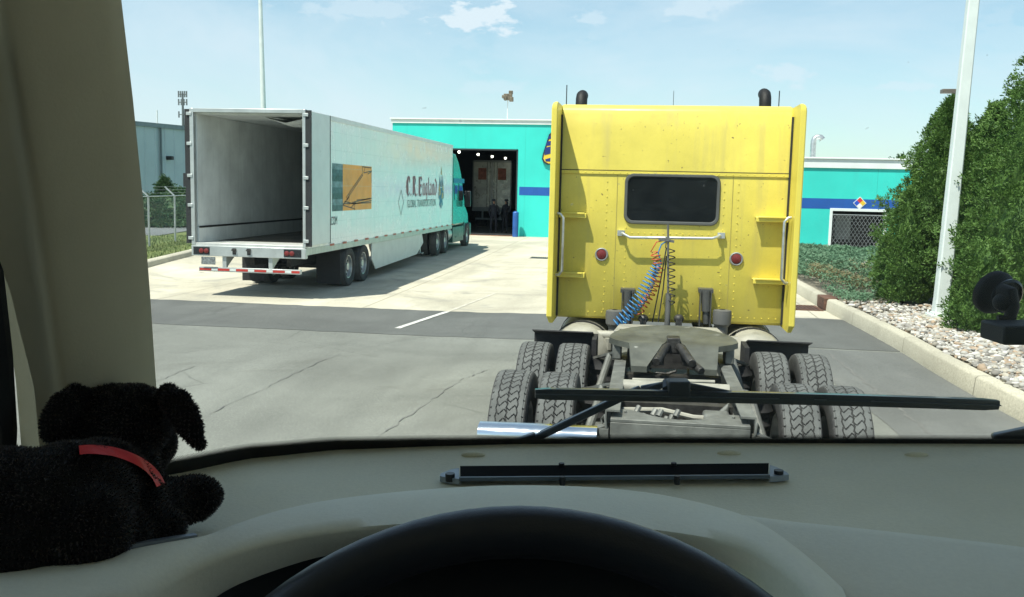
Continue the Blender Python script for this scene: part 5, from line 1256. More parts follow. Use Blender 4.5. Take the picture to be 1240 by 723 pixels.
# heraldic crest: spire, quartered shield, ribbon
eu, ev1 = side_uv(534.5, 200); _, ev0 = side_uv(534.5, 253); H_ = ev1-ev0; Wd = 1.05
BL = mat('crest blue', (.06, .14, .27), .4); GO = mat('crest gold', (.50, .34, .10), .4); SI = mat('crest silver', (.34, .38, .40), .4)
def cp_(pts): return [(eu+a*Wd, ev0+b*H_) for a, b in pts]
m_ = MB(); 
for pl in ([(-.08, .78), (0, 1.0), (.08, .78)], [(-.4, .42), (-.25, .62), (-.16, .42)], [(.16, .42), (.25, .62), (.4, .42)], [(-.3, .30), (-.08, .34), (-.1, .46), (-.28, .44)], [(.08, .22), (.28, .26), (.26, .38), (.1, .36)]): sgraph(m_, cp_(pl), .006)
cs = qp(m_, 'crest', GO, smooth=0, recalc=False)
m_ = MB()
for pl in ([(-.3, .1), (0, 0), (.3, .1), (.2, .22), (-.2, .22)], [(-.3, .22), (-.3, .48), (.3, .48), (.3, .22)], [(-.36, .52), (-.22, .80), (-.14, .52)], [(.14, .52), (.22, .80), (.36, .52)], [(-.14, .5), (0, .78), (.14, .5)]): sgraph(m_, cp_(pl), .003)
qp(m_, 'crest_shield', BL, cs, smooth=0, recalc=False)
m_ = MB()
for pl in ([(-.12, .08), (0, .04), (.12, .08), (0, .17)], [(-.05, .25), (.0, .31), (.05, .25)], [(-.06, .52), (0, .66), (.06, .52)], [(-.42, .24), (-.34, .24), (-.34, .4), (-.42, .4)], [(.34, .24), (.42, .24), (.42, .4), (.34, .4)]): sgraph(m_, cp_(pl), .009)
qp(m_, 'crest_detail', SI, cs, smooth=0, recalc=False)

# ================================================================== GREEN TRACTOR
U = root('tractor_unit', (xc, 33.8, -.09), 'green sleeper tractor unit coupled to the white trailer, nose at the wash bay', 'truck')
def up_(mb, name, m, parent=None, **k): return mb.build(name, m, parent or U, **k)
oy = 33.8
for ya in (33.1-oy, 34.4-oy):
    for sx_ in (-1, 1):
        for xo in (1.12, .81): wheel(U, (sx_*xo, ya, .5), t2, r2, flip=(sx_ < 0))
for sx_ in (-1, 1): wheel(U, (sx_*1.12, 38.7-oy, .5), t2, r2, flip=(sx_ < 0))
m_ = MB(); m_.box(-.45, .45, -2.0, 5.5, .75, 1.0); up_(m_, 'frame', GREASE)
y0 = 35.75-oy
pr_ = [(y0, .95), (y0, 3.55), (y0+.15, 3.82), (y0+.55, 3.80), (y0+1.1, 3.55), (y0+1.6, 3.12), (y0+1.95, 2.72), (y0+2.0, 2.6), (y0+2.45, 1.95), (y0+2.5, .95)]
m_ = MB(); m_.prism(pr_, 0, -1.2, 1.2); up_(m_, 'cab', GREENT, bevel=.1, smooth=50)
m_ = MB(); m_.prism([(y0+2.4, .55), (y0+2.4, 1.95), (y0+3.2, 1.75), (y0+3.75, 1.45), (y0+3.9, 1.0), (y0+3.9, .45)], 0, -1.1, 1.1); up_(m_, 'bonnet', GREENT, bevel=.12, smooth=50)
for sx_ in (-1, 1):
    a, b = sorted((sx_*1.203, sx_*1.215)); m_ = MB(); m_.prism([(y0+1.15, 1.95), (y0+1.15, 2.65), (y0+1.75, 2.6), (y0+2.15, 1.98)], 0, a, b); up_(m_, 'side_window', DARKGLASS, smooth=0)
    m_ = MB(); m_.prism([(y0+.35, 2.0), (y0+.35, 2.6), (y0+.85, 2.6), (y0+.85, 2.0)], 0, a, b); up_(m_, 'sleeper_window', DARKGLASS, smooth=0)
    m_ = MB(); m_.box(a-.002, b+.002, y0+.1, y0+2.2, 2.66, 2.84); up_(m_, 'stripe', mat('blue truck stripe', (.015, .14, .30), .4), smooth=0)
    a, b = sorted((sx_*.6, sx_*1.22)); m_ = MB(); m_.box(a, b, y0+.0, y0+2.15, .32, .93); m_.box(a, b+.01*sx_, y0+.5, y0+.9, .5, .54); up_(m_, 'lower_fairing', GREEND, bevel=.06)
    m_ = MB(); m_.box(a, b, y0+2.2, y0+2.45, .5, 1.1); m_.box(a, b, y0+3.5, y0+3.85, .45, 1.0); up_(m_, 'front_fender', GREEND, bevel=.06)
    m_ = MB(); m_.lathe([(.001, y0-.62), (.2, y0-.62), (.3, y0-.55), (.32, y0-.45), (.32, y0-.03), (.001, y0-.03)], 1, (sx_*.88, 0, .68), 24); up_(m_, 'air_tank', FR)
    m_ = MB(); m_.box(min(sx_*1.25, sx_*1.5), max(sx_*1.25, sx_*1.5), y0+2.15, y0+2.25, 1.7, 2.35); m_.bar((sx_*1.2, y0+2.2, 2.2), (sx_*1.3, y0+2.2, 2.2), .04, .04); up_(m_, 'mirror', BLACKP, bevel=.02)
    m_ = MB(); m_.cyl((sx_*1.0, y0-.15, .95), (sx_*1.0, y0-.15, 3.4), .07, 10); up_(m_, 'side_extender_post', GREEND)
    a, b = sorted((sx_*1.13, sx_*1.2)); m_ = MB(); m_.box(a, b, y0-.38, y0, 1.0, 3.5); up_(m_, 'side_extender', GREEND, bevel=.02)
m_ = MB(); m_.prism([(y0+2.02, 2.6), (y0+2.46, 1.98), (y0+2.48, 1.98), (y0+2.04, 2.62)], 0, -1.05, 1.05); up_(m_, 'windscreen', DARKGLASS, smooth=0)

# ================================================================== OUR OWN CAB
MC = Matrix.Identity(4)
for i in range(3): MC[i][0] = CX[i]; MC[i][1] = CY[i]; MC[i][2] = CZ[i]; MC[i][3] = EYE[i]
MC = MC @ Matrix.Translation((0, 0, -2.38))
K = root('truck_cab', (0, 0, 0), 'beige interior of the truck the view is taken from, with dashboard, steering wheel and wiper', 'truck cab')
K.matrix_world = MC
OFF = (0, 0, -2.38)
def kp(mb, name, m, parent=None, **k): return mb.build(name, m, parent or K, off=OFF, **k)
DASH = mat('grey green dash vinyl', (.74, .69, .50), .6, var=.04, scale=5, bump=.12, bscale=260, spec=.35, fine=.04)
DASHB = mat('beige trim vinyl', (.80, .77, .62), .6, var=.04, scale=5, bump=.10, bscale=260, spec=.35, fine=.03)
PILM = mat('beige pillar cloth', (.62, .55, .39), .85, var=.05, scale=6, bump=.1, bscale=300, spec=.2)
DARKD = mat('black instrument plastic', (.010, .011, .014), .4, var=.2)
ZD = -.30
bt = [(-1.0, .42), (-.62, .66), (-.50, .80), (-.42, .895), (-.364, .944), (-.29, 1.006), (-.20, 1.040), (-.09, 1.055), (0, 1.064), (.18, 1.069), (.34, 1.067), (.6, 1.064), (1.0, 1.05), (1.3, .98), (1.5, .88)]
def by_(x):
    for (a, b), (c, d) in zip(bt, bt[1:]):
        if a <= x <= c: t = (x-a)/(c-a); t = t*t*(3-2*t)*.3+t*.7; return b+(d-b)*t
    return bt[-1][1]
# dash top; it ends under the instrument hood
CREASE = [(860, 628), (905, 630.5), (960, 637), (1050, 646), (1150, 657), (1240, 668), (1500, 706)]
def creaseY(x):
    P_ = [(lambda d: d*(ZD/d.z))(CB(px, py, 1.0)) for px, py in CREASE]
    for a, b in zip(P_, P_[1:]):
        if a.x <= x <= b.x: return a.y+(b.y-a.y)*(x-a.x)/(b.x-a.x) + .006
    return (P_[0].y if x < P_[0].x else P_[-1].y) + .006
def hoodY(x):
    pts = [(-.75, .60), (-.46, .635), (-.36, .70), (-.26, .75), (-.2, .82), (-.1, .87), (.05, .88), (.13, .865), (.19, .83), (.25, .78), (.30, .70), (.42, .60)]
    for (a, b), (c, d) in zip(pts, pts[1:]):
        if a <= x <= c: return b+(d-b)*(x-a)/(c-a) - .02
    return .6
m_ = MB(); xs_ = [-.98+i*.04 for i in range(63)]; rings = []
for x in xs_:
    yb = by_(x); col = []
    for j in range(16):
        t = j/15; yn = creaseY(x) if x > .25 else (.60 if x < -.75 else hoodY(x)); y = yb+.03 - (yb+.03-yn)*t; z = ZD - .004*math.sin(t*3.1) 
        if x > .2: z += 0
        col.append(Vector((x, y, z)))
    rings.append(col)
m_.loft(rings, closed=False); dash = kp(m_, 'dashboard', DASH, smooth=60)
# right-hand face of the dash, crease line read from the photograph
cz = lambda px, py: (lambda d: d*(ZD/d.z))(CB(px, py, 1.0))
cr_ = [cz(*a) for a in CREASE]
m_ = MB(); m_.loft([[p+Vector((0, y, z)) for p in cr_] for y, z in ((.03, -.004), (.004, .0015), (-.008, .0018), (-.05, -.0035), (-.12, -.016), (-.20, -.045), (-.26, -.11), (-.30, -.5))], closed=False)
kp(m_, 'passenger_fascia', DASHB, dash, smooth=70)
# instrument hood
def cv(lst): return [CB(*a) for a in lst]
# columns from left to right : (far edge px,py,Y) (lip px,py,Y) (under px,py,Y)
hood = [
 ((-60, 706, .60), (-60, 760, .52), (-60, 850, 0.550)),
 ((0, 693, .635), (10, 752, .55), (10, 840, 0.580)),
 ((90, 676, .66), (80, 742, .575), (90, 820, 0.605)),
 ((180, 660, .69), (150, 732, .60), (180, 790, 0.630)),
 ((250, 648, .72), (195, 712, .64), (228, 742, 0.670)),
 ((290, 634, .76), (235, 688, .67), (270, 716, 0.700)),
 ((345, 617, .80), (300, 663, .70), (335, 690, 0.730)),
 ((410, 604, .84), (370, 647, .725), (400, 672, 0.755)),
 ((500, 594, .87), (450, 637, .745), (480, 664, 0.775)),
 ((600, 588, .885), (560, 631, .755), (570, 660, 0.785)),
 ((700, 589, .885), (680, 631, .755), (680, 660, 0.785)),
 ((780, 596, .87), (770, 639, .745), (760, 664, 0.775)),
 ((840, 607, .85), (840, 648, .735), (820, 672, 0.765)),
 ((885, 619, .825), (895, 660, .715), (870, 690, 0.745)),
 ((915, 631, .80), (935, 680, .69), (910, 715, 0.720)),
 ((945, 649, .77), (975, 712, .65), (945, 760, 0.680)),
 ((985, 680, .73), (1015, 765, .60), (975, 830, 0.630)),
 ((1020, 712, .70), (1050, 830, .56), (1000, 900, 0.590)),
]
def smooth_cols(rows, n=4):
    out = []
    P3 = [[CB(*a) for a in row] for row in rows]
    for i in range(len(P3)-1):
        p0, p1, p2, p3 = P3[max(0, i-1)], P3[i], P3[i+1], P3[min(len(P3)-1, i+2)]
        for k in range(n):
            t = k/n; out.append([.5*((2*b)+(-a+c)*t+(2*a-5*b+4*c-d)*t*t+(-a+3*b-3*c+d)*t*t*t) for a, b, c, d in zip(p0, p1, p2, p3)])
    out.append(P3[-1]); return out
sc_ = smooth_cols(hood)
m_ = MB(); rings = []
for far_, lip, und in sc_:
    d1 = lip-far_; mid1 = far_.lerp(lip, .15)+Vector((0, 0, .004)); mid2 = far_.lerp(lip, .5)+Vector((0, 0, .007)); mid3 = far_.lerp(lip, .85)+Vector((0, 0, .0045))
    r1 = lip.lerp(und, .12)+Vector((0, -.003, .0)); back = und+Vector((0, .05, -.015))
    rings.append([far_+Vector((0, .03, -.03)), far_, mid1, mid2, mid3, lip, r1, lip.lerp(und, .5)+Vector((0, .002, 0)), und, back])
m_.loft(rings, closed=False); kp(m_, 'instrument_hood', DASHB, dash, smooth=80)
# black instrument panel behind and below the hood
m_ = MB(); rings = []
for far_, lip, und in sc_[16:60]:
    rings.append([und+Vector((0, .045, -.012)), und+Vector((0, .02, -.03)), und+Vector((0, -.01, -.05)), und+Vector((0, .06, -.075)), und+Vector((0, .05, -.3))])
m_.loft(rings, closed=False); kp(m_, 'instrument_panel', DARKD, dash, smooth=60)
m_ = MB(); m_.box(-.60, 1.5, .64, .66, -.75, ZD-.06); kp(m_, 'dash_front', DARKD, dash)
# slim silver strip lying at the left edge of the dash
m_ = MB(); a, b = CB(125, 669, .664), CB(236, 652, .716); m_.bar(a+Vector((0, .002, .001)), b+Vector((0, .002, .001)), .006, .004); kp(m_, 'trim_strip', mat('dull silver strip', (.22, .24, .26), .35, .6), dash)
# defroster vent with end brackets
va, vb = CB(556, 574, .955), CB(931, 571, .955)
zv = ZD+.003
va.z = vb.z = zv
def onz(px, py, z):
    d = CB(px, py, 1.0); return d*(z/d.z)
q = [onz(533, 575, ZD+.004), onz(556, 566.5, ZD+.004), onz(932, 563, ZD+.004), onz(954, 573, ZD+.004), onz(932, 577, ZD+.004), onz(556, 580, ZD+.004)]
m_ = MB(); tri_l = [q[0]+Vector((0, -.004, 0)), q[0]+Vector((0, .004, 0)), q[1].lerp(q[0], .5)+Vector((0, .006, 0)), q[1], q[5], q[5].lerp(q[0], .5)+Vector((0, -.004, 0))]
def slab(mb, poly, z0, z1, mi=0): mb.prism([(p.x, p.y) for p in poly], 2, z0, z1, mi)
slab(m_, tri_l, ZD-.002, ZD+.004); kp(m_, 'vent_bracket', mat('grey vent bracket', (.32, .36, .40), .45, .2), dash); m_ = MB()
tri_r = [q[3]+Vector((0, .004, 0)), q[3]+Vector((0, -.004, 0)), q[4].lerp(q[3], .5)+Vector((0, -.004, 0)), q[4], q[2], q[2].lerp(q[3], .5)+Vector((0, .006, 0))]
slab(m_, tri_r, ZD-.002, ZD+.004)
vent = kp(m_, 'vent_bracket', mat('grey vent bracket', (.32, .36, .40), .45, .2), dash)
m_ = MB(); slab(m_, [q[1]+Vector((.001, 0, 0)), q[2]+Vector((-.001, 0, 0)), q[4]+Vector((-.001, .003, 0)), q[5]+Vector((.001, .003, 0))], ZD+.001, ZD+.006)
kp(m_, 'vent_slot', mat('matt vent black', (.006, .006, .006), .95, spec=.05), dash, smooth=0)
m_ = MB(); a, b = q[5].copy(), q[4].copy(); m_.bar((a.x, a.y, ZD+.004), (b.x, b.y, ZD+.004), .003, .004); kp(m_, 'vent_lip', mat('blue grey vent lip', (.10, .13, .16), .4), dash)
m_ = MB()
for p_ in (onz(545, 575.5, ZD+.006), onz(943, 571.5, ZD+.006)): m_ = MB(); m_.cyl((p_.x, p_.y, ZD), (p_.x, p_.y, ZD+.008), .005, 12); kp(m_, 'vent_screw', BLACKP, dash)
for px_, py_ in ((680, 564), (816, 563.5), (681, 580.5), (820, 579.5)): p_ = onz(px_, py_, ZD+.006); m_ = MB(); m_.cyl((p_.x, p_.y, ZD), (p_.x, p_.y, ZD+.009), .003, 8); kp(m_, 'vent_screw', BLACKP, dash)
m_ = MB()
for px_, py_ in ((573, 545), (1110, 545), (883, 543)): p_ = onz(px_, py_, ZD+.004); m_ = MB(); m_.ball((p_.x, p_.y, ZD-.0015), .014, .005, .004, 12, 6); kp(m_, 'dash_clip', DASH, dash)
# windscreen: frit band, glass
SL = math.tan(R(24))
def wy(x, z): return by_(x) + .014 - (z-ZD)*SL
m_ = MB(); xs2 = [-.60+i*.03 for i in range(69)]
rings = [[Vector((x, wy(x, z), z)) for z in (ZD-.02, -.15, .0, .2, .46, .62)] for x in xs2]
m_.loft(rings, closed=False); kp(m_, 'windscreen', glass('windscreen glass', (.93, .965, .945), .9), smooth=80)
fr = bpy.data.materials.new('frit dots'); fr.use_nodes = True; t = fr.node_tree; t.nodes.clear()
o_ = t.nodes.new('ShaderNodeOutputMaterial'); mxs = t.nodes.new('ShaderNodeMixShader'); tr = t.nodes.new('ShaderNodeBsdfTransparent'); pb = t.nodes.new('ShaderNodeBsdfPrincipled'); pb.inputs['Base Color'].default_value = (.008, .008, .008, 1); pb.inputs['Roughness'].default_value = .6
uvn = t.nodes.new('ShaderNodeUVMap'); sx = t.nodes.new('ShaderNodeSeparateXYZ'); t.links.new(uvn.outputs[0], sx.inputs[0])
row = mth('FLOOR', mth('MULTIPLY', sx.outputs[1], 7, tree=t), tree=t)
fu = mth('SUBTRACT', mth('FRACT', mth('ADD', sx.outputs[0], mth('MULTIPLY', row, .5, tree=t), tree=t), tree=t), .5, tree=t)
fv = mth('SUBTRACT', mth('FRACT', mth('MULTIPLY', sx.outputs[1], 7, tree=t), tree=t), .5, tree=t)
rr_ = mth('SQRT', mth('ADD', mth('MULTIPLY', fu, fu, tree=t), mth('MULTIPLY', fv, fv, tree=t), tree=t), tree=t)
lim = mth('SUBTRACT', .66, mth('MULTIPLY', sx.outputs[1], .42, tree=t), tree=t)
t.links.new(mth('LESS_THAN', rr_, lim, tree=t), mxs.inputs[0]); t.links.new(tr.outputs[0], mxs.inputs[1]); t.links.new(pb.outputs[0], mxs.inputs[2]); t.links.new(mxs.outputs[0], o_.inputs[0])
m_ = MB(); xs3 = [-.60+i*.0075 for i in range(270)]
fz = lambda x: .009*sst(.1, -.4, x)
z1f = ZD+.0045; z2f = ZD+.0115
for i, (a, b) in enumerate(zip(xs3, xs3[1:])): za, zb3 = z1f+fz(a), z1f+fz(b); m_.add([(a, wy(a, ZD-.02)-.003, ZD-.02), (b, wy(b, ZD-.02)-.003, ZD-.02), (b, wy(b, zb3)-.003, zb3), (a, wy(a, za)-.003, za)], [(0, 1, 2, 3)])
kp(m_, 'frit_band', mat('black frit', (.008, .008, .008), .5), smooth=80)
m_ = MB(); uvs = []
for i, (a, b) in enumerate(zip(xs3, xs3[1:])):
    P4 = [(a, z1f+fz(a)), (b, z1f+fz(b)), (b, z2f+fz(b)), (a, z2f+fz(a))]; m_.add([(x, wy(x, z)-.003, z) for x, z in P4], [(0, 1, 2, 3)])
    u0, u1 = a/.0022, b/.0022; uvs += [(u0, 0), (u1, 0), (u1, 1), (u0, 1)]
fo = kp(m_, 'frit_dots', fr, smooth=0, recalc=False); uvl = fo.data.uv_layers.new(name='UVMap')
for i, uv in enumerate(uvs): uvl.data[i].uv = uv
# wiper outside the glass
def onglass(px, py, off_=.03):
    x = 0.; d = CB(px, py, 1.0); s_ = 1.0
    for _ in range(30):
        p_ = d*s_; f = p_.y - (wy(max(-.6, min(1.5, p_.x)), p_.z)+off_); s_ -= f*.6
    return d*s_
wp = kp(MB().cyl(onglass(808, 462.5, .045), onglass(808, 472, .03), .006, 10), 'windscreen_wiper', WIPERM)
m_ = MB(); pts = []; 
for i in range(33):
    t = i/32; px_ = 648+(1208-648)*t; py_ = 476.5+13.5*t - 5*math.sin(t*math.pi)*0 - 1.5*math.sin(t*3.1); pts.append(onglass(px_, py_, .022))
rings = []
for i, p_ in enumerate(pts): 
    k = 1 if 0 < i < 32 else .8
    rings.append([p_+Vector((0, y*k, z*k)) for y, z in ((-.004, -.0066), (.004, -.0066), (.007, -.002), (.007, .005), (.003, .0068), (-.006, .0068), (-.007, .002))])
m_.loft(rings); kp(m_, 'blade', WIPERM, wp, smooth=40)
m_ = MB(); rings = []
for i, p_ in enumerate(pts): rings.append([p_+Vector((0, y, z)) for y, z in ((-.009, .0002), (-.0071, .0002), (-.0071, .0013), (-.009, .0013))])
m_.loft(rings); kp(m_, 'blade_edge', mat('grey blade edge', (.05, .06, .065), .3), wp)
A0, A1, A2, A3 = onglass(610, 545, .02), onglass(650, 530, .03), onglass(776, 470.5, .05), onglass(812, 464, .05)
m_ = MB(); m_.bar(A0, A1, .011, .015); m_.bar(A1, A2, .007, .009); m_.bar(A2, A3, .007, .007); m_.bar(onglass(652, 526, .055), onglass(772, 470, .07), .005, .006); m_.bar(onglass(745, 484, .05), onglass(806, 465, .045), .006, .008)
kp(m_, 'arm', mat('wiper arm metal', (.03, .04, .055), .3, .5, coat=.4), wp, bevel=.002)
m_ = MB(); a = onglass(821, 468, .03); m_.box(a.x-.013, a.x+.013, a.y-.012, a.y+.012, a.z-.012, a.z+.008); m_.bar(onglass(832, 467, .03), onglass(905, 481, .025), .006, .008); kp(m_, 'blade_clip', BLACKP, wp, bevel=.002)
m_ = MB(); a, b = onglass(1203, 535, .03), onglass(1300, 515, .03); m_.bar(a, b, .014, .02); wp2 = kp(m_, 'wiper_arm', WIPERM, bevel=.003)
# A-pillar
def prow(py, pxr, pxl, Y):
    a, b = CB(pxr, py, Y), CB(pxl, py, Y-.03); return a, b
rows = [(-420, 98, -150, .50), (-220, 118, -120, .60), (-100, 132, -85, .66), (0, 147, -62, .71), (120, 161, -40, .765), (240, 173, -16, .815), (360, 182, 6, .86), (480, 190, 24, .90), (600, 201, 36, .93), (680, 208, 44, .945)]
rings = []
for py, pr2, pl2, Y in rows:
    a, b = CB(pr2, py, Y), CB(pl2, py, Y-.10); d = a-b; nrm = Vector((0, -1, 0)); n_pts = []
    # rounded inner face bulging towards the driver, with a flat side face
    for t, o_ in ((-.30, -.07), (.1, -.022), (.30, .014), (.42, .032), (.48, .038), (.58, .041), (.72, .040), (.84, .034), (.94, .02), (1.0, 0), (.80, -.05), (.4, -.07), (-.30, -.085)):
        n_pts.append(b + d*t + nrm*o_)
    rings.append(n_pts)
m_ = MB(); m_.loft(rings); kp(m_, 'windscreen_pillar', PILM, smooth=60)
# door seal, side glass and door below, left
m_ = MB(); pts = [CB(-80, 60, .62), CB(-48, 240, .70), CB(-14, 330, .75), CB(-2, 430, .78), CB(4, 520, .80), CB(2, 575, .80)]
m_.tube(pts, .011, 8); kp(m_, 'door_seal', RUBBER)
m_ = MB(); m_.box(-.80, -.74, -.9, .60, -1.5, -.34); kp(m_, 'door_panel', DASHB, bevel=.02)
m_ = MB(); m_.add([(-.78, -.9, -.34), (-.78, .62, -.34), (-.76, .42, .60), (-.76, -.9, .60)], [(0, 1, 2, 3)]); kp(m_, 'side_window', glass('side glass', (.78, .86, .84), 1.), smooth=0)
m_ = MB(); q = [CB(-90, 215, .80), CB(-24, 235, .80), CB(6, 400, .84), CB(12, 600, .86), CB(-90, 600, .86)]; m_.add(q + [p+Vector((-.03, .05, 0)) for p in q], [(0, 1, 2, 3, 4), (9, 8, 7, 6, 5), (0, 5, 6, 1), (1, 6, 7, 2), (2, 7, 8, 3)]); kp(m_, 'mirror_housing', mat('dark blue mirror housing', (.012, .03, .05), .5), smooth=0)
# shell: roof, back wall, floor, right side
m_ = MB(); m_.box(-.85, 1.65, -1.6, .66, .62, .68); kp(m_, 'roof', DASHB)
m_ = MB(); m_.prism([(.655, .622), (.655, .68), (.80, .675), (.90, .63), (.89, .615), (.79, .65)], 0, -.75, 1.55); kp(m_, 'added_sun_visor', mat('dark bonnet paint', (.03, .04, .06), .4, coat=.5), smooth=40)  # unseen outer visor, added and sized to keep sun off the dash
m_ = MB(); m_.box(-.85, 1.65, -1.62, -1.6, -1.5, .62); m_.box(-.85, 1.65, -1.6, 1.1, -1.52, -1.5); m_.box(-.85, -.78, -1.6, -.9, -1.5, .62); m_.box(1.6, 1.65, -1.6, -.9, -1.5, .62); m_.box(1.6, 1.65, -.9, .6, -1.5, -.35); kp(m_, 'cab_shell', mat('pale cab trim', (.45, .43, .37), .8))
m_ = MB(); m_.bar((1.52, .86, -.34), (1.42, .46, .62), .10, .06); kp(m_, 'windscreen_pillar', PILM, bevel=.02)
m_ = MB(); m_.box(-.85, 1.65, by_(0)+.06, by_(0)+.5, -1.0, ZD-.45); m_.box(-.7, 1.5, by_(.3)+.02, by_(.3)+.06, -1.0, ZD-.09); kp(m_, 'bonnet', mat('dark bonnet paint', (.03, .04, .06), .4, coat=.5))
m_ = MB(); m_.box(-.3, .3, -.55, -.02, -.85, -.7); m_.box(-.28, .28, -.6, -.48, -.7, .1); kp(m_, 'driver_seat', mat('grey seat cloth', (.08, .08, .085), .9), bevel=.05)
# steering wheel
wt_ = CB(628, 607, .59); tilt = R(33); Rw = .250
ax_u = Vector((0, -math.sin(tilt), -math.cos(tilt))); cen = wt_ + ax_u*Rw + Vector((0, 0, -.003)); ax_x = Vector((1, 0, 0)); axn = ax_x.cross(ax_u)
m_ = MB(); NR, NS = 90, 14; rings = []
for i in range(NR):
    a = 2*math.pi*i/NR; o_ = (ax_x*math.sin(a) - ax_u*math.cos(a)); c_ = cen + o_*(Rw-.017)
    rings.append([c_ + o_*(.017*math.cos(2*math.pi*k/NS)) + axn*(.0165*math.sin(2*math.pi*k/NS)) for k in range(NS)])
rings.append(rings[0]); m_.loft(rings, caps=False)
WHM = mat('black leather wheel', (.012, .013, .017), .38, var=.1, bump=.08, bscale=300, coat=.15)
sw = kp(m_, 'steering_wheel', WHM, smooth=80)
m_ = MB(); m_.ball(cen, .085, .03, .075, 20, 10, mtx=Matrix((ax_x, axn, -ax_u)).transposed()); kp(m_, 'horn_pad', DARKD, sw, smooth=80)
m_ = MB()
for a in (75, -75, 150, -150): 
    a = R(a); o_ = (ax_x*math.sin(a) - ax_u*math.cos(a)); m_.bar(cen+o_*.05, cen+o_*(Rw-.02), .03, .014, up=axn)
kp(m_, 'spoke', DARKD, sw, bevel=.004)
m_ = MB(); m_.cyl(cen+axn*-.02, cen+axn*-.0+Vector((0, .22, -.12)), .05, 16); kp(m_, 'steering_column', DARKD)
# gauge cluster face: dark binnacle with faint bezels
m_ = MB(); g0 = Vector((.0, .70, -.44)); 
for gx in (-.17, -.06, .07, .19): m_.lathe([(.052, 0), (.052, -.012), (.046, -.012), (.044, .0)], 1, (g0.x+gx, g0.y-.09, g0.z+.02), 28)
kp(m_, 'gauge_bezel', mat('dark gauge bezel', (.02, .022, .027), .3, .3), dash)
m_ = MB(); m_.box(-.36, .36, g0.y-.088, g0.y-.08, -.62, -.375); kp(m_, 'gauge_face', DARKD, dash)

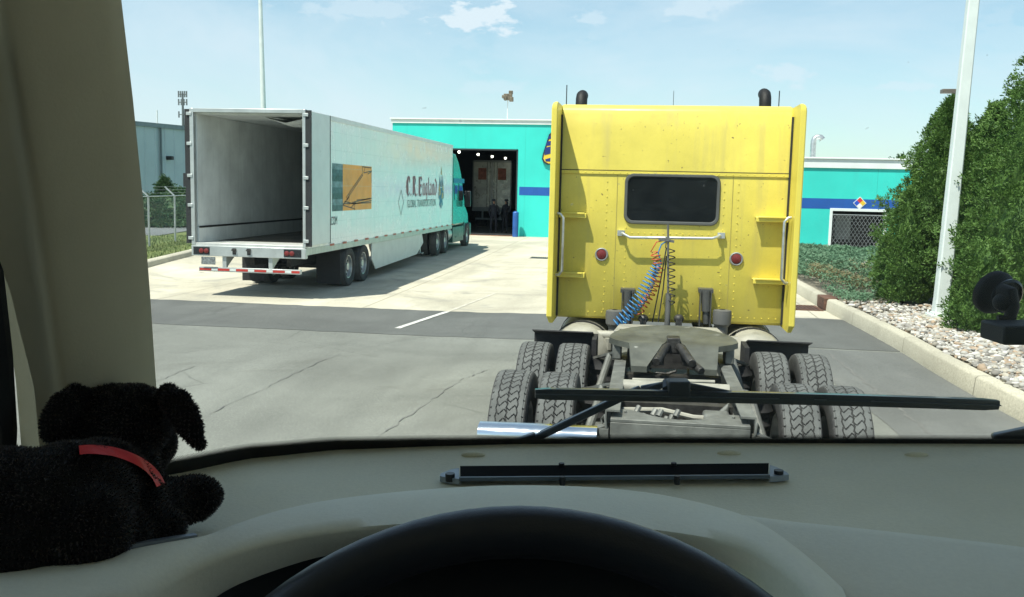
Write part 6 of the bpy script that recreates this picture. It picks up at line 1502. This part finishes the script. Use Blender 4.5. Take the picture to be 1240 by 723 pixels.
# ================================================================== PLUSH DOG
def plush():
    cen_ = CB(80, 640, .73)
    o = bpy.data.objects.new('plush_dog', None); COL.objects.link(o); o.empty_display_size = .05
    tag(o, 'black plush dog with floppy ears and red collar lying on the dash', 'plush toy')
    o.matrix_world = MC @ Matrix.Translation(Vector((cen_.x, cen_.y, 2.38+ZD)))
    base = Vector((cen_.x, cen_.y, ZD))
    el = [  # px, py, Y, r (px at that depth), squash y
     (138, 516, .82, 52, 1.0), (162, 510, .81, 46, 1.0), (112, 514, .82, 45, 1), (180, 536, .86, 34, 1), (178, 556, .87, 25, 1), (150, 545, .82, 42, 1),
     (203, 477, .80, 15, .8), (214, 488, .79, 20, .7), (223, 503, .785, 21, .6), (231, 519, .78, 18, .6), (238, 533, .78, 13, .6), (243, 541, .78, 9, .6),
     (92, 480, .80, 17, .8), (76, 493, .785, 20, .6), (66, 509, .78, 19, .6), (61, 525, .78, 15, .6),
     (150, 575, .78, 45, 1), (120, 590, .74, 60, 1), (85, 612, .70, 78, 1), (50, 630, .68, 82, 1), (10, 625, .68, 84, 1), (-40, 640, .67, 95, 1), (30, 672, .66, 60, 1), (100, 642, .67, 60, 1),
     (160, 615, .74, 44, 1), (190, 618, .77, 36, 1), (215, 608, .79, 31, 1), (236, 603, .80, 29, 1), (246, 600, .80, 24, 1),
     (185, 640, .72, 28, 1), (205, 638, .73, 22, 1), (150, 650, .70, 36, 1)]
    mb = MB()
    for px, py, Y, rpx, sq in el:
        c = CB(px, py, Y); dep = Y*math.cos(PITCH)-c.z*math.sin(PITCH); r_ = rpx/FPX*dep; mb.ball(c-base, r_, r_*sq, r_, 16, 10)
    b = mb.build('body', mat('black plush fur', (.010, .0095, .009), .9, var=.4, scale=30, spec=.2), o, smooth=0)
    rm = b.modifiers.new('r', 'REMESH'); rm.mode = 'VOXEL'; rm.voxel_size = .0042; sm = b.modifiers.new('s', 'SMOOTH'); sm.iterations = 7; sm.factor = .6
    dg = bpy.context.evaluated_depsgraph_get(); me = bpy.data.meshes.new_from_object(b.evaluated_get(dg)); b.modifiers.clear()
    me.name = 'body'; b.data = me; me.polygons.foreach_set('use_smooth', [True]*len(me.polygons))
    if not me.materials: me.materials.append(MATS['black plush fur'])
    # short pile fur
    r = random.Random(3); fb = MB(); polys = list(me.polygons); vsx = me.vertices
    for p in polys:
        for _ in range(7):
            ws = [r.random() for _ in p.vertices]; s_ = sum(ws); c = Vector((0, 0, 0))
            for vi, w_ in zip(p.vertices, ws): c += vsx[vi].co*(w_/s_)
            n = (p.normal + Vector((r.uniform(-.6, .6), r.uniform(-.6, .6), r.uniform(-.8, .2)))).normalized(); t = n.cross(Vector((r.uniform(-1, 1), r.uniform(-1, 1), r.uniform(-1, 1)))).normalized()*.0005
            ln = r.uniform(.0014, .0031); fb.add([c-t, c+t, c+n*ln], [(0, 1, 2)])
    fb.build('fur', mat('black fur pile', (.06, .046, .042), .5, var=.4, scale=40, spec=.5), o, smooth=0, recalc=False)
    # collar: a ribbon laid on the nape
    from mathutils.bvhtree import BVHTree
    bt_ = BVHTree.FromPolygons([v.co.copy() for v in me.vertices], [tuple(p.vertices) for p in me.polygons])
    path = [(96, 545), (105, 544), (115, 544), (135, 546), (152, 551), (168, 558), (181, 567), (190, 577), (196, 590)]; rr = []
    fine_ = []
    for (a, b), (c, d) in zip(path, path[1:]):
        for k in range(5): t = k/5; fine_.append((a+(c-a)*t, b+(d-b)*t, math.atan2(d-b, c-a)))
    for px, py, an in fine_:
        row = []
        for w_ in (-5.5, -2, 2, 5.5):
            d = CB(px-math.sin(an)*w_, py+math.cos(an)*w_, 1.0).normalized(); h_ = bt_.ray_cast(-base, d)
            if h_[0] is None: continue
            row.append(h_[0] - d*.0115)
        if len(row) == 4: rr.append(row + [p + d*.002 for p in row[::-1]])
    for _ in range(3): rr = [rr[0]] + [[(a+b*2+c)/4 for a, b, c in zip(rr[i-1], rr[i], rr[i+1])] for i in range(1, len(rr)-1)] + [rr[-1]]
    mb = MB(); mb.loft(rr, caps=True); mb.build('collar', mat('red satin ribbon', (.70, .012, .010), .65, var=.1, scale=60), o, smooth=60)
    return o
plush()

# ================================================================== SUCTION MOUNT
c = CB(1209, 357, 1.13); o = bpy.data.objects.new('suction_mount', None); COL.objects.link(o); o.empty_display_size = .03
o.matrix_world = MC @ Matrix.Translation(Vector((c.x, c.y, c.z+2.38)))
tag(o, 'black round suction mount with a small device stuck to the windscreen at the right edge', 'suction mount')
def sp_(px, py, Y): return CB(px, py, Y)-c
m_ = MB(); ax = Vector((-.25, 1, .30)).normalized(); rl = Vector((1, 0, 0)).cross(ax).normalized(); r0_ = ax.cross(rl)
def disc(mb, prof, cc, n=40):
    mb.loft([[cc + ax*h + (r0_*math.cos(2*math.pi*k/n)+rl*math.sin(2*math.pi*k/n))*rr_ for k in range(n)] for rr_, h in prof], caps=True)
disc(m_, [(.027, .012), (.0275, .006), (.026, .002), (.020, -.004), (.014, -.012), (.012, -.022), (.001, -.023)], Vector((0, 0, 0)))
m_.build('suction_cup', mat('matt black plastic', (.006, .006, .007), .6, spec=.3), o, smooth=40)
m_ = MB(); disc(m_, [(.021, -.006), (.022, -.010), (.019, -.012), (.018, -.008)], Vector((.004, 0, .002))); m_.build('lock_ring', mat('glossy black ring', (.02, .022, .025), .2), o, smooth=40)
m_ = MB(); m_.tube([sp_(1212, 352, 1.10), sp_(1222, 355, 1.09), sp_(1226, 372, 1.085), sp_(1221, 392, 1.08)], [.009, .010, .008, .006], 10); m_.ball(sp_(1214, 366, 1.09), .011, .011, .011, 12, 8); m_.cyl(sp_(1208, 385, 1.08), sp_(1229, 386, 1.08), .0035, 8); m_.build('arm', MATS['matt black plastic'], o, smooth=50)
m_ = MB(); a, b = sp_(1192, 388, 1.07), sp_(1290, 414, 1.05); m_.box(a.x, b.x, a.y-.045, a.y+.01, b.z, a.z); m_.build('device', mat('black device plastic', (.006, .008, .010), .6, spec=.3), o, bevel=.003)
